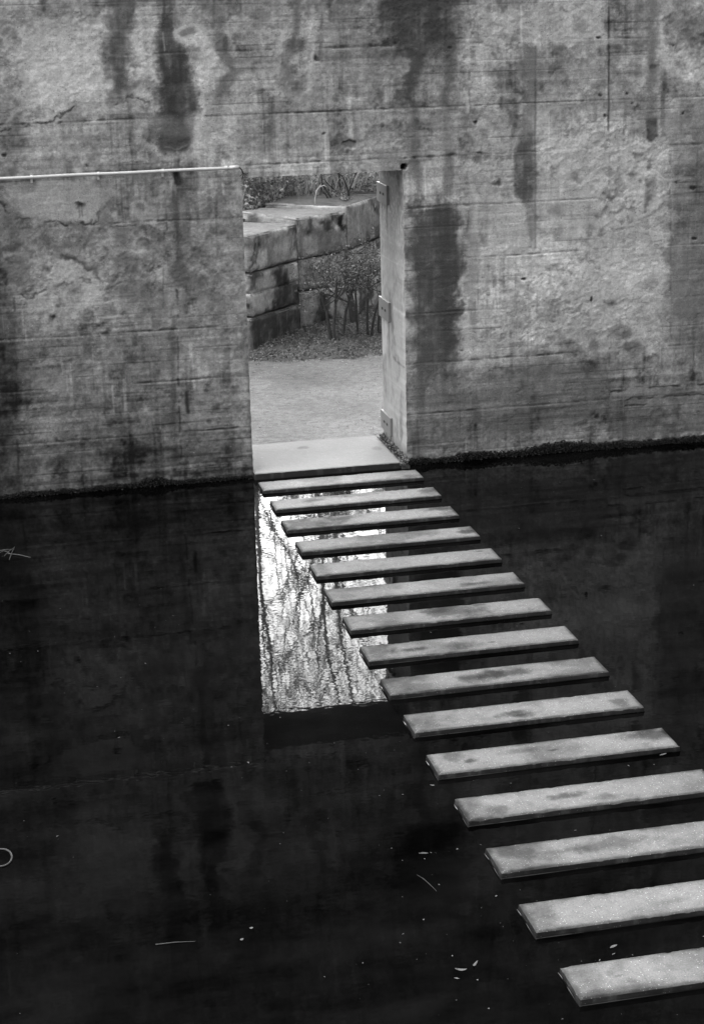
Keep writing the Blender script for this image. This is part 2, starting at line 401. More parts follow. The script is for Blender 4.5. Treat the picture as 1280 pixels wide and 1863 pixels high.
def concrete_chart(X, Z):
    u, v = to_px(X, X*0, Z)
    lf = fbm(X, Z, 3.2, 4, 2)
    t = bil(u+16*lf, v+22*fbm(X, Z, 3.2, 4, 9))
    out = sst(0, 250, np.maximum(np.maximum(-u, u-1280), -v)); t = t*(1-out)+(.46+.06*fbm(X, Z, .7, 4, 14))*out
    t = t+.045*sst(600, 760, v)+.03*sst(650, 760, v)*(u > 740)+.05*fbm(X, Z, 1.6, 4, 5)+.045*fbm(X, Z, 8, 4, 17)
    c = Chart(u, v, X, Z, t)
    # board grain: long horizontal striations, strong on the smooth lifts
    rough_pts = [
     [(0, 40), (190, 15), (200, 100), (195, 170), (150, 192), (60, 218), (0, 232)],
     [(238, 10), (283, 55), (272, 110), (288, 140), (268, 172), (246, 140), (236, 90)],
     [(328, 30), (360, 40), (385, 90), (412, 100), (414, 128), (400, 150), (385, 172), (366, 245), (356, 180), (345, 120), (328, 80)],
     [(0, 400), (60, 402), (125, 412), (190, 400), (240, 405), (300, 420), (430, 480), (380, 520), (290, 525), (180, 545), (90, 530), (0, 520)],
     [(978, 248), (1060, 232), (1150, 240), (1216, 268), (1218, 400), (1206, 560), (1192, 640), (1145, 668), (1075, 652), (1020, 612), (960, 640), (900, 600), (930, 520), (1060, 470), (1090, 420), (1075, 350), (1020, 320), (985, 300)],
     [(835, 15), (1095, 0), (1103, 60), (1060, 72), (1035, 88), (960, 78), (880, 88), (846, 60)],
     [(1215, 5), (1290, 0), (1290, 150), (1235, 140), (1212, 110)],
     [(505, 40), (560, 30), (575, 120), (560, 172), (520, 172), (506, 120)],
     [(640, -10), (825, -10), (832, 60), (800, 100), (740, 95), (690, 50)]]
    rough = np.zeros(u.shape)
    for p in rough_pts:
        r = c.poly(p, soft=9, warp=16)
        if r: rough[r[0]] = np.maximum(rough[r[0]], r[1])
    rough = np.maximum(rough, out*sst(.1, .5, fbm(X, Z, .6, 3, 44)))
    smooth = 1-rough
    stri = fbma(X, Z, 1.1, 34, 4, 7); stri2 = fbma(X, Z, .5, 11, 3, 33)
    c.tone += smooth*(.030*stri+.022*stri2)*(1+.8*sst(560, 760, v)); c.h += smooth*(.0010*stri+.0012*stri2)
    drip = fbma(X, Z, 26, 1.6, 4, 13); c.tone += smooth*.034*drip*sst(-.6, .3, fbm(X, Z, 1.1, 2, 3))
    c.tone += .040*fbm(X, Z, 26, 3, 23)+.035*fbm(X, Z, 50, 2, 24)
    blt = fbm(X, Z, 5.5, 5, 29, .68); c.tone -= .11*sst(.25, .8, blt)*(.4+.6*smooth); c.tone += .05*sst(.3, .8, -blt)
    cl = fbm(X, Z*1.15, 2.4, 6, 81, .62); c.tone += .11*cl*(.55+.45*rough)
    pl = sst(.12, .30, fbm(X, Z*1.2, 3.4, 6, 87, .62)); c.tone += .040*pl*sst(700, 500, v); c.h += .0022*pl; pe = sst(.05, .0, np.abs(fbm(X, Z*1.2, 3.4, 6, 87, .62)-.16)); c.tone -= .05*pe*rough; c.h -= .0015*pe
    st1 = sst(.12, .75, fbma(X+.01*fbm(X, Z, 6, 3, 2), Z, 9, .55, 4, 91, .6))*sst(-.35, .35, fbm(X, Z, 1.3, 3, 93)); c.tone -= .10*st1*(1-.6*rough)
    st2 = sst(.25, .8, fbma(X, Z, 24, 1.3, 4, 97, .6))*sst(-.1, .5, fbm(X, Z, 1.8, 3, 95)); c.tone -= .07*st2; st3 = sst(.35, .85, fbma(X, Z, 19, 1.1, 4, 99, .6))*sst(.0, .5, fbm(X, Z, 1.6, 3, 101)); c.tone += .09*st3
    scr = sst(.3, .8, fbma(X, Z, 2.2, 55, 3, 103, .6))*smooth*sst(-.1, .4, fbm(X, Z, 1.5, 3, 105)); c.tone -= .07*scr; c.h -= .0012*scr
    # eroded plaster relief
    rid = 1-np.abs(fbm(X, Z*1.5, 9, 5, 37, .55)); rl = fbm(X, Z*1.3, 15, 5, 41, .6)
    pa = .35+.65*sst(-.4, .5, fbm(X, Z, 2.3, 3, 61)); c.h += rough*(pa*(.0030*rl+.0022*(rid-.7))+.006*fbm(X, Z, 3.2, 3, 47)+.0022*fbm(X, Z, 34, 3, 63)); c.tone += rough*(.05*rl+.05*fbm(X, Z, 4, 4, 52, .6))
    # board joints every ~0.49 m, partly closed
    for k, zj in enumerate((.50, .985, 1.46, 1.955, 2.44, 2.895, 3.335, 3.88, 4.37, 4.86, 5.35, 5.84, 6.3, 6.8, 7.3)):
        dz = np.abs(Z-zj+.006*fbm(X, Z, 4, 5, 60+k % 3, .65)); on = (.22+.78*sst(-.7, .7, fbma(X, Z*0+zj, 2.2, 1, 4, 50+k % 7)))*smooth
        wv = .5+.5*sst(-.5, .6, fbm(X, Z, 16, 4, 71+k)); m = sst(.014*wv+.002, .002, dz+.004*fbm(X, Z, 30, 3, 12))*on*wv; c.tone *= 1-.46*m; c.h -= .005*m
        hal = sst(.05, .0, dz)*on*sst(0, .6, fbma(X, Z, 5, 9, 4, 73+k)); c.tone *= 1-.16*hal
        lip = sst(.02, .004, np.abs(Z-zj+.016))*on; c.tone += .04*lip; c.h += .0015*lip
        step = np.where(Z > zj, 1, 0)*.0012*(-1)**k; c.h += step
    # board seams inside a lift, faint
    for k, zj in enumerate(np.arange(.1, 8.4, .098)):
        m = sst(.006, .0015, np.abs(Z-zj))*smooth*sst(.05, .5, fbma(X, Z*0+zj, 1.3, 1, 3, (7*k) % 30)); c.tone *= 1-.22*m; c.h -= .0015*m
    P, Ln, B = c.poly, c.line, c.blob
    # ---- vertical formwork joints
    Ln([(322, 330), (323, 560), (326, 700), (330, 868)], 3, mul=.66, h=-.002, brk=.3)
    Ln([(314, 560), (318, 860)], 9, mul=.86, soft=4)
    Ln([(24, 540), (28, 640), (34, 900)], 4, mul=.75, brk=.2)
    Ln([(1107, -40), (1107, 180), (1106, 245)], 3.2, mul=.55, soft=1.8, warp=1.2, h=-.003, brk=.9)
    Ln([(1107, 245), (1108, 420)], 2, mul=.8, brk=.1)
    Ln([(973, 85), (973, 240), (973, 450)], 2, mul=.7, warp=1)
    Ln([(574, 196), (577, 318)], 2, mul=.75, brk=.2); Ln([(296, 270), (298, 560)], 2, mul=.8, brk=.1)
    Ln([(852, 130), (856, 300), (850, 420)], 2, mul=.75, brk=.3); Ln([(1219, 260), (1220, 640)], 3, mul=.8, brk=.4)
    Ln([(1108, 640), (1108, 790)], 2, mul=.8, brk=.3)
    # ---- light plaster fields
    P([(8, 338), (90, 332), (180, 340), (230, 352), (182, 372), (176, 400), (125, 412), (90, 398), (45, 392), (12, 372)], t=.565, amt=.75, soft=5, warp=7, h=.003)
    P([(76, 545), (84, 505), (96, 475), (130, 470), (160, 492), (178, 520), (182, 545), (162, 560), (150, 520), (100, 515)], t=.60, amt=.75, soft=4, warp=6, h=.004)
    P([(48, 540), (80, 535), (80, 556), (50, 560)], t=.56, amt=.6, soft=4); P([(150, 530), (180, 532), (182, 548), (155, 550)], t=.60, amt=.7, soft=4)
    P([(250, 385), (280, 388), (280, 412), (252, 412)], t=.58, amt=.6, soft=4)
    P([(330, 30), (362, 42), (390, 95), (413, 105), (412, 128), (396, 152), (382, 175), (367, 250), (372, 262), (350, 262), (360, 205), (352, 150), (338, 110)], t=.67, amt=.75, soft=9, warp=12)
    P([(240, 0), (270, 5), (286, 60), (272, 110), (288, 150), (268, 172), (244, 140), (236, 90), (244, 40)], t=.65, amt=.75, soft=9, warp=12)
    P([(20, 50), (110, 30), (190, 20), (190, 150), (120, 175), (40, 200), (30, 120)], t=.62, amt=.6, soft=14, warp=22)
    P([(862, 20), (1000, 8), (1098, 10), (1098, 60), (1036, 84), (950, 72), (890, 84), (868, 60)], t=.60, amt=.65, soft=8, warp=12)
    P([(980, 250), (1060, 238), (1200, 262), (1212, 420), (1196, 630), (1140, 660), (1060, 640), (1010, 590), (1066, 460), (1080, 380), (1020, 322)], t=.60, amt=.55, soft=12, warp=18)
    P([(974, 262), (1040, 244), (1075, 262), (1010, 300), (1050, 320), (1020, 330), (985, 292)], t=.66, amt=.6, soft=5, warp=8, h=.006)
    P([(872, 300), (968, 280), (1070, 330), (1075, 420), (880, 470)], t=.56, amt=.35, soft=15, warp=15)
    Ln([(1214, -10), (1205, 40), (1203, 85), (1210, 120), (1232, 140), (1285, 152)], 13, t=.65, soft=6, warp=10, amt=.72, h=.004, brk=1.0)
    Ln([(858, 345), (862, 450), (860, 520), (850, 600), (846, 660)], 13, t=.63, soft=7, warp=6, amt=.7)
    Ln([(841, 355), (840, 480), (844, 600)], 8, t=.62, soft=4, warp=6, amt=.7, brk=.5, h=.003)
    Ln([(847, 150), (849, 290)], 7, t=.62, soft=3, warp=4, amt=.6, brk=.2); Ln([(947, 10), (949, 110)], 3, t=.7, soft=2, warp=2, amt=.6)
    Ln([(981, 60), (982, 90)], 3, t=.68, soft=1.5, amt=.6); Ln([(874, 120), (880, 160)], 3, t=.66, soft=2, amt=.5)
    Ln([(512, 60), (510, 130), (522, 165), (545, 180), (562, 168), (568, 110), (566, 20)], 9, t=.62, soft=5, warp=6, amt=.6, h=.005)
    Ln([(362, 215), (375, 250), (372, 275), (340, 288), (300, 290), (276, 275)], 8, t=.60, soft=5, warp=6, amt=.5, h=.004)
    Ln([(0, 232), (60, 218), (120, 200), (185, 184), (240, 170), (272, 176)], 9, t=.58, soft=6, warp=14, amt=.5, h=.0025, brk=.9)
    Ln([(0, 240), (60, 226), (120, 208), (185, 190), (240, 176), (272, 184)], 3, mul=.62, soft=3, warp=13, h=-.003, brk=.35)
    for a in ([(640, 131), (830, 126)], [(700, 162), (820, 156)], [(700, 196), (860, 190)], [(418, 40), (528, 37)], [(418, 74), (510, 68)], [(600, 92), (760, 84)], [(770, 230), (860, 224)]):
        Ln(a, 4, t=.60, soft=3, warp=3, amt=.5, brk=.5, h=.002)
    rb = random.Random(12)
    for _ in range(46):
        bx_, by_ = (rb.uniform(0, 430), rb.uniform(10, 520)) if rb.random() < .5 else (rb.uniform(870, 1215), rb.uniform(10, 640)); q = rb.uniform(9, 26); a0 = rb.random()*6.28
        Ln([(bx_+q*math.cos(a0+k*.55), by_+q*.8*math.sin(a0+k*.55)) for k in range(rb.randint(6, 11))], 4+q*.2, t=.64, soft=4, warp=9, amt=.38)
        B(bx_, by_, q*.7, q*.55, mul=.88, soft=7, warp=9)
    # ---- cracks and lips of the lost plaster, left field
    Ln([(0, 372), (30, 395), (62, 398), (98, 402), (122, 412), (150, 405), (176, 400), (178, 386)], 2.5, mul=.6, soft=2, warp=9, h=-.004, brk=.3)
    Ln([(178, 412), (215, 408), (250, 412), (300, 410)], 2.5, mul=.66, soft=2, warp=8, h=-.003, brk=.2)
    Ln([(0, 500), (20, 525), (45, 532), (62, 520), (92, 478), (110, 462), (140, 466), (165, 490), (190, 516), (215, 506), (240, 478), (250, 474), (262, 492)], 7, mul=.72, soft=7, warp=12, h=-.004, brk=.5)
    Ln([(10, 532), (60, 538), (110, 512), (160, 516), (200, 524), (250, 500), (295, 494)], 3, mul=.68, soft=3, warp=12, h=-.003, brk=.2)
    Ln([(92, 470), (112, 455), (140, 458), (170, 486)], 6, t=.57, soft=6, warp=9, amt=.45, h=.002)
    # ---- relief lumps of the right field
    for a in ([(1080, 300), (1130, 330), (1180, 318)], [(1090, 380), (1150, 372), (1200, 392)], [(1070, 440), (1100, 420), (1150, 410)], [(1090, 360), (1140, 340), (1165, 350)], [(1160, 300), (1172, 292), (1182, 305)],
              [(1000, 300), (1050, 318), (1075, 340)], [(1020, 560), (1070, 570), (1100, 590)], [(1000, 480), (1050, 490), (1090, 470)]):
        Ln(a, 8, mul=.82, soft=8, warp=22, h=-.004, brk=.3, seed=44); Ln([(x-3, y-9) for x, y in a], 8, t=.64, soft=8, warp=22, amt=.45, h=.003, brk=.3, seed=45)
    # ---- dark wet stains
    D = .235
    P([(196, -120), (236, -120), (240, 60), (234, 100), (240, 130), (252, 152), (244, 170), (225, 170), (206, 180), (196, 160), (199, 120), (191, 100), (200, 60)], t=.30, amt=.88, soft=13, warp=16)
    B(250, 150, 7, 7, t=.33, amt=.7, soft=4); B(247, 116, 7, 4, t=.33, amt=.7, soft=3)
    P([(288, -120), (321, -120), (320, 50), (333, 78), (336, 105), (350, 128), (346, 160), (354, 175), (355, 200), (342, 225), (345, 262), (322, 284), (296, 270), (288, 235), (285, 205), (278, 160), (290, 140), (276, 105), (277, 80), (293, 50)], t=.27, amt=.95, soft=12, warp=15)
    P([(272, 215), (285, 205), (345, 205), (360, 222), (357, 250), (342, 278), (318, 284), (296, 276), (280, 255)], t=.38, amt=.6, soft=6, warp=7, h=-.005)
    P([(294, 90), (330, 90), (334, 130), (326, 190), (332, 215), (305, 200), (290, 150)], t=.225, amt=.8, soft=14, warp=12)
    P([(290, 250), (345, 248), (342, 272), (318, 278), (296, 272)], t=.27, amt=.8, soft=4, warp=4)
    Ln([(298, -10), (297, 60), (299, 85)], 5, t=.25, amt=.7); Ln([(297, 60), (299, 92)], 2, t=.6, amt=.6); Ln([(304, 268), (318, 273), (326, 272), (340, 264)], 3, t=.42, amt=.6, h=.004, warp=5)
    B(346, 55, 14, 11, t=.38, amt=.75, soft=5); B(350, 97, 15, 13, t=.40, amt=.65, soft=5); B(349, 178, 11, 10, t=.33, amt=.7, soft=4)
    P([(384, 0), (405, 25), (414, 75), (422, 90), (426, 118), (430, 130), (418, 158), (400, 162), (405, 125), (396, 90), (386, 50)], t=.35, amt=.8, soft=12, warp=14)
    B(415, 80, 5, 16, t=.27, amt=.7, soft=4)
    Ln([(540, -10), (536, 50), (528, 80)], 12, t=.35, soft=6, warp=6, amt=.75); B(530, 78, 18, 12, t=.31, amt=.85, soft=6)
    P([(510, 95), (520, 75), (532, 90), (524, 120), (522, 150), (540, 168), (556, 165), (540, 180), (515, 165), (508, 130)], t=.38, amt=.7, soft=6, warp=6)
    Ln([(585, 20), (583, 110)], 6, t=.36, amt=.6, brk=.4); B(580, 103, 5, 4, t=.12, amt=.9, soft=2, h=-.006)
    P([(695, -120), (828, -120), (832, 55), (824, 95), (800, 104), (768, 84), (758, 195), (742, 205), (736, 95), (705, 70), (690, 20)], t=.25, amt=.88, soft=16, warp=24)
    Ln([(748, 90), (749, 200)], 20, t=.27, soft=10, warp=12, amt=.8); Ln([(813, 95), (812, 195)], 20, t=.30, soft=12, warp=12, amt=.75)
    Ln([(752, 200), (752, 300)], 18, t=.36, soft=9, warp=6, amt=.55); Ln([(812, 195), (812, 290)], 16, t=.38, soft=9, warp=6, amt=.45)
    B(694, 55, 12, 9, t=.33, amt=.75, soft=5)
    Ln([(760, 285), (762, 345)], 12, t=.33, amt=.55, soft=7, warp=5); Ln([(818, 282), (816, 340)], 18, t=.33, amt=.6, soft=7, warp=5)
    B(758, 287, 7, 3, t=.14, amt=.9, soft=3); B(820, 284, 12, 4, t=.2, amt=.8, soft=3)
    P([(746, 385), (757, 362), (772, 376), (790, 378), (802, 370), (826, 368), (833, 390), (835, 480), (832, 560), (832, 640), (800, 662), (768, 678), (752, 640), (746, 500)], t=.285, amt=.95, soft=11, warp=20); [Ln([(x, 640), (x+1, y)], wd, t=.32, amt=.6, soft=5, warp=5) for x, y, wd in ((762, 735, 7), (775, 700, 9), (790, 690, 7), (805, 720, 8), (822, 705, 10))]
    P([(790, 395), (828, 385), (828, 560), (815, 655), (795, 640)], t=.25, amt=.75, soft=18, warp=14); Ln([(752, 400), (752, 640)], 8, t=.40, soft=4, warp=8, amt=.5, brk=.5)
    P([(855, 350), (868, 470), (872, 560), (860, 640), (852, 560), (850, 420)], t=.38, amt=.5, soft=5, warp=8)
    P([(952, 180), (972, 90), (973, 180), (973, 240), (972, 360), (973, 450), (962, 450), (957, 372), (950, 240)], t=.38, amt=.55, soft=5, warp=5)
    P([(940, 85), (973, 85), (973, 145), (940, 140)], t=.40, amt=.7, soft=4, warp=4)
    P([(944, 246), (971, 244), (971, 360), (955, 372), (932, 350), (935, 292)], t=.30, amt=.88, soft=7, warp=9)
    B(869, 289, 9, 10, t=.33, amt=.8, soft=5)
    Ln([(1184, -10), (1186, 110), (1185, 215)], 13, t=.37, soft=8, warp=9, amt=.7); P([(1174, 216), (1196, 214), (1197, 250), (1186, 260), (1176, 250)], t=.27, amt=.9, soft=3, warp=3)
    B(1188, 118, 10, 7, t=.20, amt=.8, soft=4); P([(1160, 218), (1174, 216), (1176, 248), (1162, 240)], t=.42, amt=.6, soft=4)
    Ln([(1142, -10), (1140, 60)], 8, t=.36, soft=4, amt=.6, brk=.4); Ln([(1136, 180), (1138, 260)], 7, t=.38, soft=4, amt=.6, brk=.2)
    P([(1172, 325), (1194, 326), (1194, 345), (1176, 385), (1172, 350)], t=.36, amt=.8, soft=5, warp=5); B(1156, 283, 8, 5, t=.34, amt=.8, soft=4); B(1182, 300, 6, 9, t=.35, amt=.7, soft=4)
    P([(1208, 200), (1290, 200), (1290, 258), (1218, 260)], t=.37, amt=.5, soft=8, warp=8); P([(1222, 262), (1300, 255), (1300, 640), (1222, 640)], t=.41, amt=.36, soft=8, warp=9)
    B(1130, 605, 20, 14, t=.38, amt=.75, soft=6); B(1150, 634, 22, 10, t=.33, amt=.75, soft=6); B(1080, 630, 10, 10, t=.34, amt=.6, soft=5)
    P([(1212, 450), (1290, 455), (1290, 580), (1206, 575)], t=.36, amt=.45, soft=9, warp=12)
    B(1250, 45, 26, 16, t=.42, amt=.6, soft=9, warp=12); Ln([(1256, 60), (1285, 62)], 5, t=.2, amt=.7, brk=.4)
    # under the conduit
    Ln([(319, 316), (323, 330)], 14, t=.10, soft=4, warp=3, amt=.95); Ln([(323, 330), (325, 430), (322, 500)], 12, t=.31, soft=11, warp=12, amt=.75)
    Ln([(340, 345), (338, 480)], 8, t=.42, soft=5, warp=7, amt=.5)
    P([(322, 485), (350, 488), (376, 505), (366, 522), (338, 522), (320, 505)], t=.32, amt=.7, soft=7, warp=8)
    B(24, 450, 22, 9, t=.30, amt=.8, soft=5); P([(8, 470), (42, 468), (50, 500), (48, 520), (20, 520), (8, 500)], t=.36, amt=.7, soft=8, warp=10)
    P([(0, 385), (40, 378), (52, 405), (30, 425), (0, 420)], t=.38, amt=.6, soft=6, warp=10)
    B(125, 446, 12, 8, t=.38, amt=.7, soft=6); B(170, 433, 18, 6, t=.40, amt=.6, soft=6); P([(210, 408), (236, 410), (238, 450), (218, 452), (206, 430)], t=.37, amt=.7, soft=6, warp=8)
    P([(218, 460), (232, 455), (262, 475), (256, 500), (205, 512), (212, 490)], t=.34, amt=.7, soft=7, warp=10); P([(190, 520), (260, 515), (270, 545), (200, 545)], t=.38, amt=.5, soft=7, warp=8)
    P([(170, 385), (192, 382), (205, 405), (180, 412)], t=.42, amt=.6, soft=4, warp=6); P([(290, 540), (308, 540), (310, 700), (294, 700)], t=.40, amt=.4, soft=4, warp=5)
    B(205, 566, 8, 9, t=.30, amt=.6, soft=4); B(170, 740, 12, 8, t=.30, amt=.6, soft=6); Ln([(338, 714), (342, 750)], 5, t=.16, soft=3, amt=.8)
    P([(0, 440), (20, 560), (30, 640), (30, 920), (-20, 920), (-20, 440)], mul=.80, soft=10, warp=10)
    P([(30, 828), (445, 800), (445, 835), (40, 862)], mul=.86, soft=4, warp=5, amt=.8); P([(100, 828), (320, 812), (322, 822), (100, 842)], mul=.80, soft=3, warp=4)
    P([(0, 640), (60, 640), (60, 720), (0, 740)], mul=.85, soft=20, warp=20)
    # wet foot of the right wall, missing bounce light darkening the tone too
    P([(850, 700), (930, 660), (1060, 665), (1120, 690), (1110, 760), (960, 800), (870, 780)], t=.33, amt=.55, soft=12, warp=20)
    P([(1110, 712), (1290, 700), (1290, 790), (1110, 800)], t=.34, amt=.5, soft=8, warp=10); P([(1110, 706), (1180, 700), (1160, 722), (1112, 728)], t=.50, amt=.6, soft=4, warp=7)
    P([(870, 735), (960, 722), (960, 745), (880, 760)], t=.46, amt=.45, soft=5, warp=9)
    P([(748, 690), (850, 690), (850, 800), (748, 825)], t=.35, amt=.5, soft=14, warp=16)
    for a in ([(1110, 712), (1150, 706), (1285, 698)], [(1120, 728), (1200, 722), (1285, 716)], [(1110, 740), (1180, 736)]): Ln(a, 2.5, mul=.45, soft=1.5, warp=3, brk=.5, h=-.004)
    # knocks, bolt holes, pock marks
    for x, y, rx, ry in ((8, 281, 5, 3.5), (586, 244, 4, 3), (873, 275, 7, 3), (1091, 66, 5, 3), (1101, 209, 4, 3), (1091, 170, 4, 4), (1242, 202, 3, 4), (1262, 342, 7, 4), (1137, 172, 3, 3), (817, 86, 5, 3), (861, 222, 5, 3), (1260, 434, 7, 4), (955, 507, 6, 4), (720, 78, 4, 2), (110, 222, 4, 2), (98, 577, 6, 3), (160, 300, 3, 3), (1075, 545, 3, 6), (838, 640, 4, 2), (1230, 335, 4, 3), (1222, 80, 3, 2), (1150, 190, 3, 2)):
        B(x, y, rx*.78, ry*.78, t=.17, amt=.9, soft=1.8, warp=5, h=-.008)
    B(634, 263, 12, 7, t=.36, amt=.7, soft=3, h=-.012); Ln([(624, 258), (634, 254), (646, 258)], 3, t=.15, amt=.8, soft=1.5)
    for x, y in ((97, 577), (180, 590), (192, 606), (1110, 555), (900, 335), (148, 371)): B(x, y, 9, 5, mul=.6, soft=4, warp=7, h=-.008); B(x-3, y-5, 6, 3, t=.66, soft=2, warp=5, amt=.7, h=.004)
    B(148, 369, 4, 2.5, t=.2, amt=.8, soft=1.5); Ln([(144, 372), (144, 395)], 1.5, mul=.8); Ln([(149, 374), (149, 392)], 1.5, mul=.8)
    # moss at the waterline (own ragged outline)
    hh = .042+.03*fbm(X, Z*0, 1.3, 3, 8)+.030*fbm(X, Z*.6, 10, 5, 15, .65)+.055*np.exp(-((X-3.0)/.40)**2)+.02*np.exp(-((X-3.3)/.9)**2)+.05*np.exp(-((X-2.2)/.25)**2)+.035*np.exp(-((X+.95)/.12)**2)
    ms = sst(.018, -.018, Z-np.maximum(hh, .02)); c.tone = c.tone*(1-ms)+(.075+.03*fbm(X, Z, 25, 3, 4))*ms
    c.h += ms*(.007+.004*fbm(X, Z, 22, 3, 19))*sst(-.05, .03, Z)
    ed = sst(.028, .0, np.abs(Z-hh-.03))*sst(.1, .5, fbm(X, Z, 40, 2, 18)); c.tone += .10*ed*(.3+.7*sst(1.2, 3.2, X))
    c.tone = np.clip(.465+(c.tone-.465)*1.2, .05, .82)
    return c

def dense(a, b, st): return list(np.linspace(a, b, max(2, int(round((b-a)/st))+1)))
S = .0085
xs = dense(WX0, -2.8, .12)[:-1]+dense(-2.8, XL, S)[:-1]+dense(XL, XR, S)[:-1]+dense(XR, 5.0, S)[:-1]+dense(5.0, WX1, .12)
zs = dense(-.6, -.05, .12)[:-1]+dense(-.05, ZT, S)[:-1]+dense(ZT, 4.75, S)[:-1]+dense(4.75, WZ1, .06)
xs = np.array(xs); zs = np.array(zs); X, Z = np.meshgrid(xs, zs)
ch = concrete_chart(X, Z)
inside = (X > XL-.02) & (X < XR+.02) & (Z < ZT+.02)
h = ch.h.copy()
# keep the arrises of the opening nearly true, just chipped
de = np.minimum(np.minimum(np.abs(X-XL)+99*(Z > ZT+.03), np.abs(X-XR)+99*(Z > ZT+.03)), np.abs(Z-ZT)+99*((X < XL-.03) | (X > XR+.03)))
h *= .25+.75*sst(0, .05, de)
# drilled round hole at the upper right corner of the opening
dh = np.hypot(X-1.490, Z-(ZT+.030)); hole = dh < .029
h = np.where(hole, -.10, h); ch.tone = np.where(hole, .03, ch.tone)
Yf = -h
ii = int(np.argmin(abs(xs-XL))); jj = int(np.argmin(abs(xs-XR))); kk = int(np.argmin(abs(zs-ZT)))
# ragged arris: jiggle edge columns / row a few mm
X = X.copy(); Z = Z.copy()
X[:kk, ii] += .004*fbm(zs[:kk]*0, zs[:kk], 14, 4, 3); X[:kk, jj] += .004*fbm(zs[:kk]*0+3, zs[:kk], 14, 4, 5)
Z[kk, ii:jj+1] += .004*fbm(xs[ii:jj+1], xs[ii:jj+1]*0, 12, 4, 6)
nr, nc = X.shape
fm = np.ones((nr-1, nc-1), bool); fm[:kk, ii:jj] = False
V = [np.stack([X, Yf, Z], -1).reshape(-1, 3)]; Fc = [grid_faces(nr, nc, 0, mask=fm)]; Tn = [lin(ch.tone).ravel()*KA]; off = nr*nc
# reveal faces (left jamb, right jamb, soffit)
ny = 90; yy = np.linspace(0, 1, ny)
def reveal(P0, P1, ft, flip):
    global off
    P = P0[:, None, :]*(1-yy[None, :, None])+P1[:, None, :]*yy[None, :, None]
    V.append(P.reshape(-1, 3)); Fc.append(grid_faces(P.shape[0], ny, off, flip)); Tn.append(ft(P).ravel()); off += P.shape[0]*ny
zc = Z[:kk+1, jj]
def jamb_tone(P):
    y = P[..., 1]; z = P[..., 2]
    t = .66+.03*fbm(y, z*.4, 9, 4, 3)+.02*fbm(y, z, 30, 3, 8)-.10*sst(1.5, 2.7, z)  # darkens towards the lintel, its shade put into the tone
    rings = np.sin((np.hypot((y-.25)*2.2, (z-.15)*.9)*60)+3*fbm(y, z, 4, 3, 2)); t += .018*rings*sst(.9, .3, z)
    u, v = to_px(y*0+XR, y, z)
    d = sd_line(u, v, [(711, 643), (722, 657), (735, 668)]); t -= .17*sst(3.0, .3, d+1.2*fbm(y, z, 16, 3, 4))*sst(-.6, .4, fbm(y, z, 9, 3, 6))
    d = sd_line(u, v, [(697, 464), (712, 474), (726, 481)]); t += .05*sst(2, .5, d)
    d = sd_line(u, v, [(704, 560), (700, 640)]); t += .06*sst(5, 1, d)
    t -= .25*sst(-.01, .025, -(np.abs(y-.86)-.006)) * 0
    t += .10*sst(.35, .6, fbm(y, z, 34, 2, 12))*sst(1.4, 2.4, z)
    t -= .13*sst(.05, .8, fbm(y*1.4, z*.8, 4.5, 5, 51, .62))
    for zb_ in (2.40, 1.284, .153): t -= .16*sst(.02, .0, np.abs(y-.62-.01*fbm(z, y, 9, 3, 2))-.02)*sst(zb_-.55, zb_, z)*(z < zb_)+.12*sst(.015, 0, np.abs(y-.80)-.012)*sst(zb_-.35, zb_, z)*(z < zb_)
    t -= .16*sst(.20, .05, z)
    return lin(np.clip(t, .1, .8))*1.0
front = np.stack([X[:kk+1, jj], Yf[:kk+1, jj], Z[:kk+1, jj]], -1)
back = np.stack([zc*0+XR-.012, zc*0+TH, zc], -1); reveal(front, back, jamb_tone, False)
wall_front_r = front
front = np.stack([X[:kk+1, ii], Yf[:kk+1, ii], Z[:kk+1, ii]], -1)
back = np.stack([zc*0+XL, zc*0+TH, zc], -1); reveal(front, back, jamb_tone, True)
front = np.stack([X[kk, ii:jj+1], Yf[kk, ii:jj+1], Z[kk, ii:jj+1]], -1)
back = np.stack([xs[ii:jj+1], xs[ii:jj+1]*0+TH, xs[ii:jj+1]*0+ZT], -1)
reveal(front, back, lambda P: 2.2*lin(.45+.05*fbm(P[..., 0], P[..., 1], 6, 4, 2)), True)
# coarse back, top and ends
def add_quads(Vq, Fq, t):
    global off
    V.append(np.array(Vq, float)); Fc.append(np.array(Fq)+off); Tn.append(np.full(len(Vq), t)); off += len(Vq)
bx = [WX0, XL, XR-.012, WX1]; bzv = [-.6, ZT, WZ1]
vb = [(x, TH, z) for z in bzv for x in bx]
add_quads(vb, [(4, 5, 1, 0)[::1], (6, 7, 3, 2), (8, 9, 5, 4), (9, 10, 6, 5), (10, 11, 7, 6)], .22)
add_quads([(WX0, 0, WZ1), (WX1, 0, WZ1), (WX1, TH, WZ1), (WX0, TH, WZ1)], [(0, 1, 2, 3)], .22)
add_quads([(WX0, 0, -.6), (WX0, TH, -.6), (WX0, TH, WZ1), (WX0, 0, WZ1)], [(3, 2, 1, 0)], .22)
add_quads([(WX1, 0, -.6), (WX1, TH, -.6), (WX1, TH, WZ1), (WX1, 0, WZ1)], [(0, 1, 2, 3)], .22)
wall = mesh_np('concrete_wall', np.concatenate(V), Fc, M_WALL, tone=np.concatenate(Tn))
me = wall.data; me.materials.append(M_JAMB)
nf = len(Fc[0]); mi = np.zeros(len(me.polygons), np.int32); nj = (kk)*(ny-1); mi[nf:nf+2*nj] = 1
me.polygons.foreach_set('material_index', mi)
sm = np.zeros(len(me.polygons), bool); sm[:nf+2*nj] = True; me.polygons.foreach_set('use_smooth', sm); me.update()
tag(wall, 'tall weathered board-marked concrete wall with dark water stains and one open doorway', 'wall')

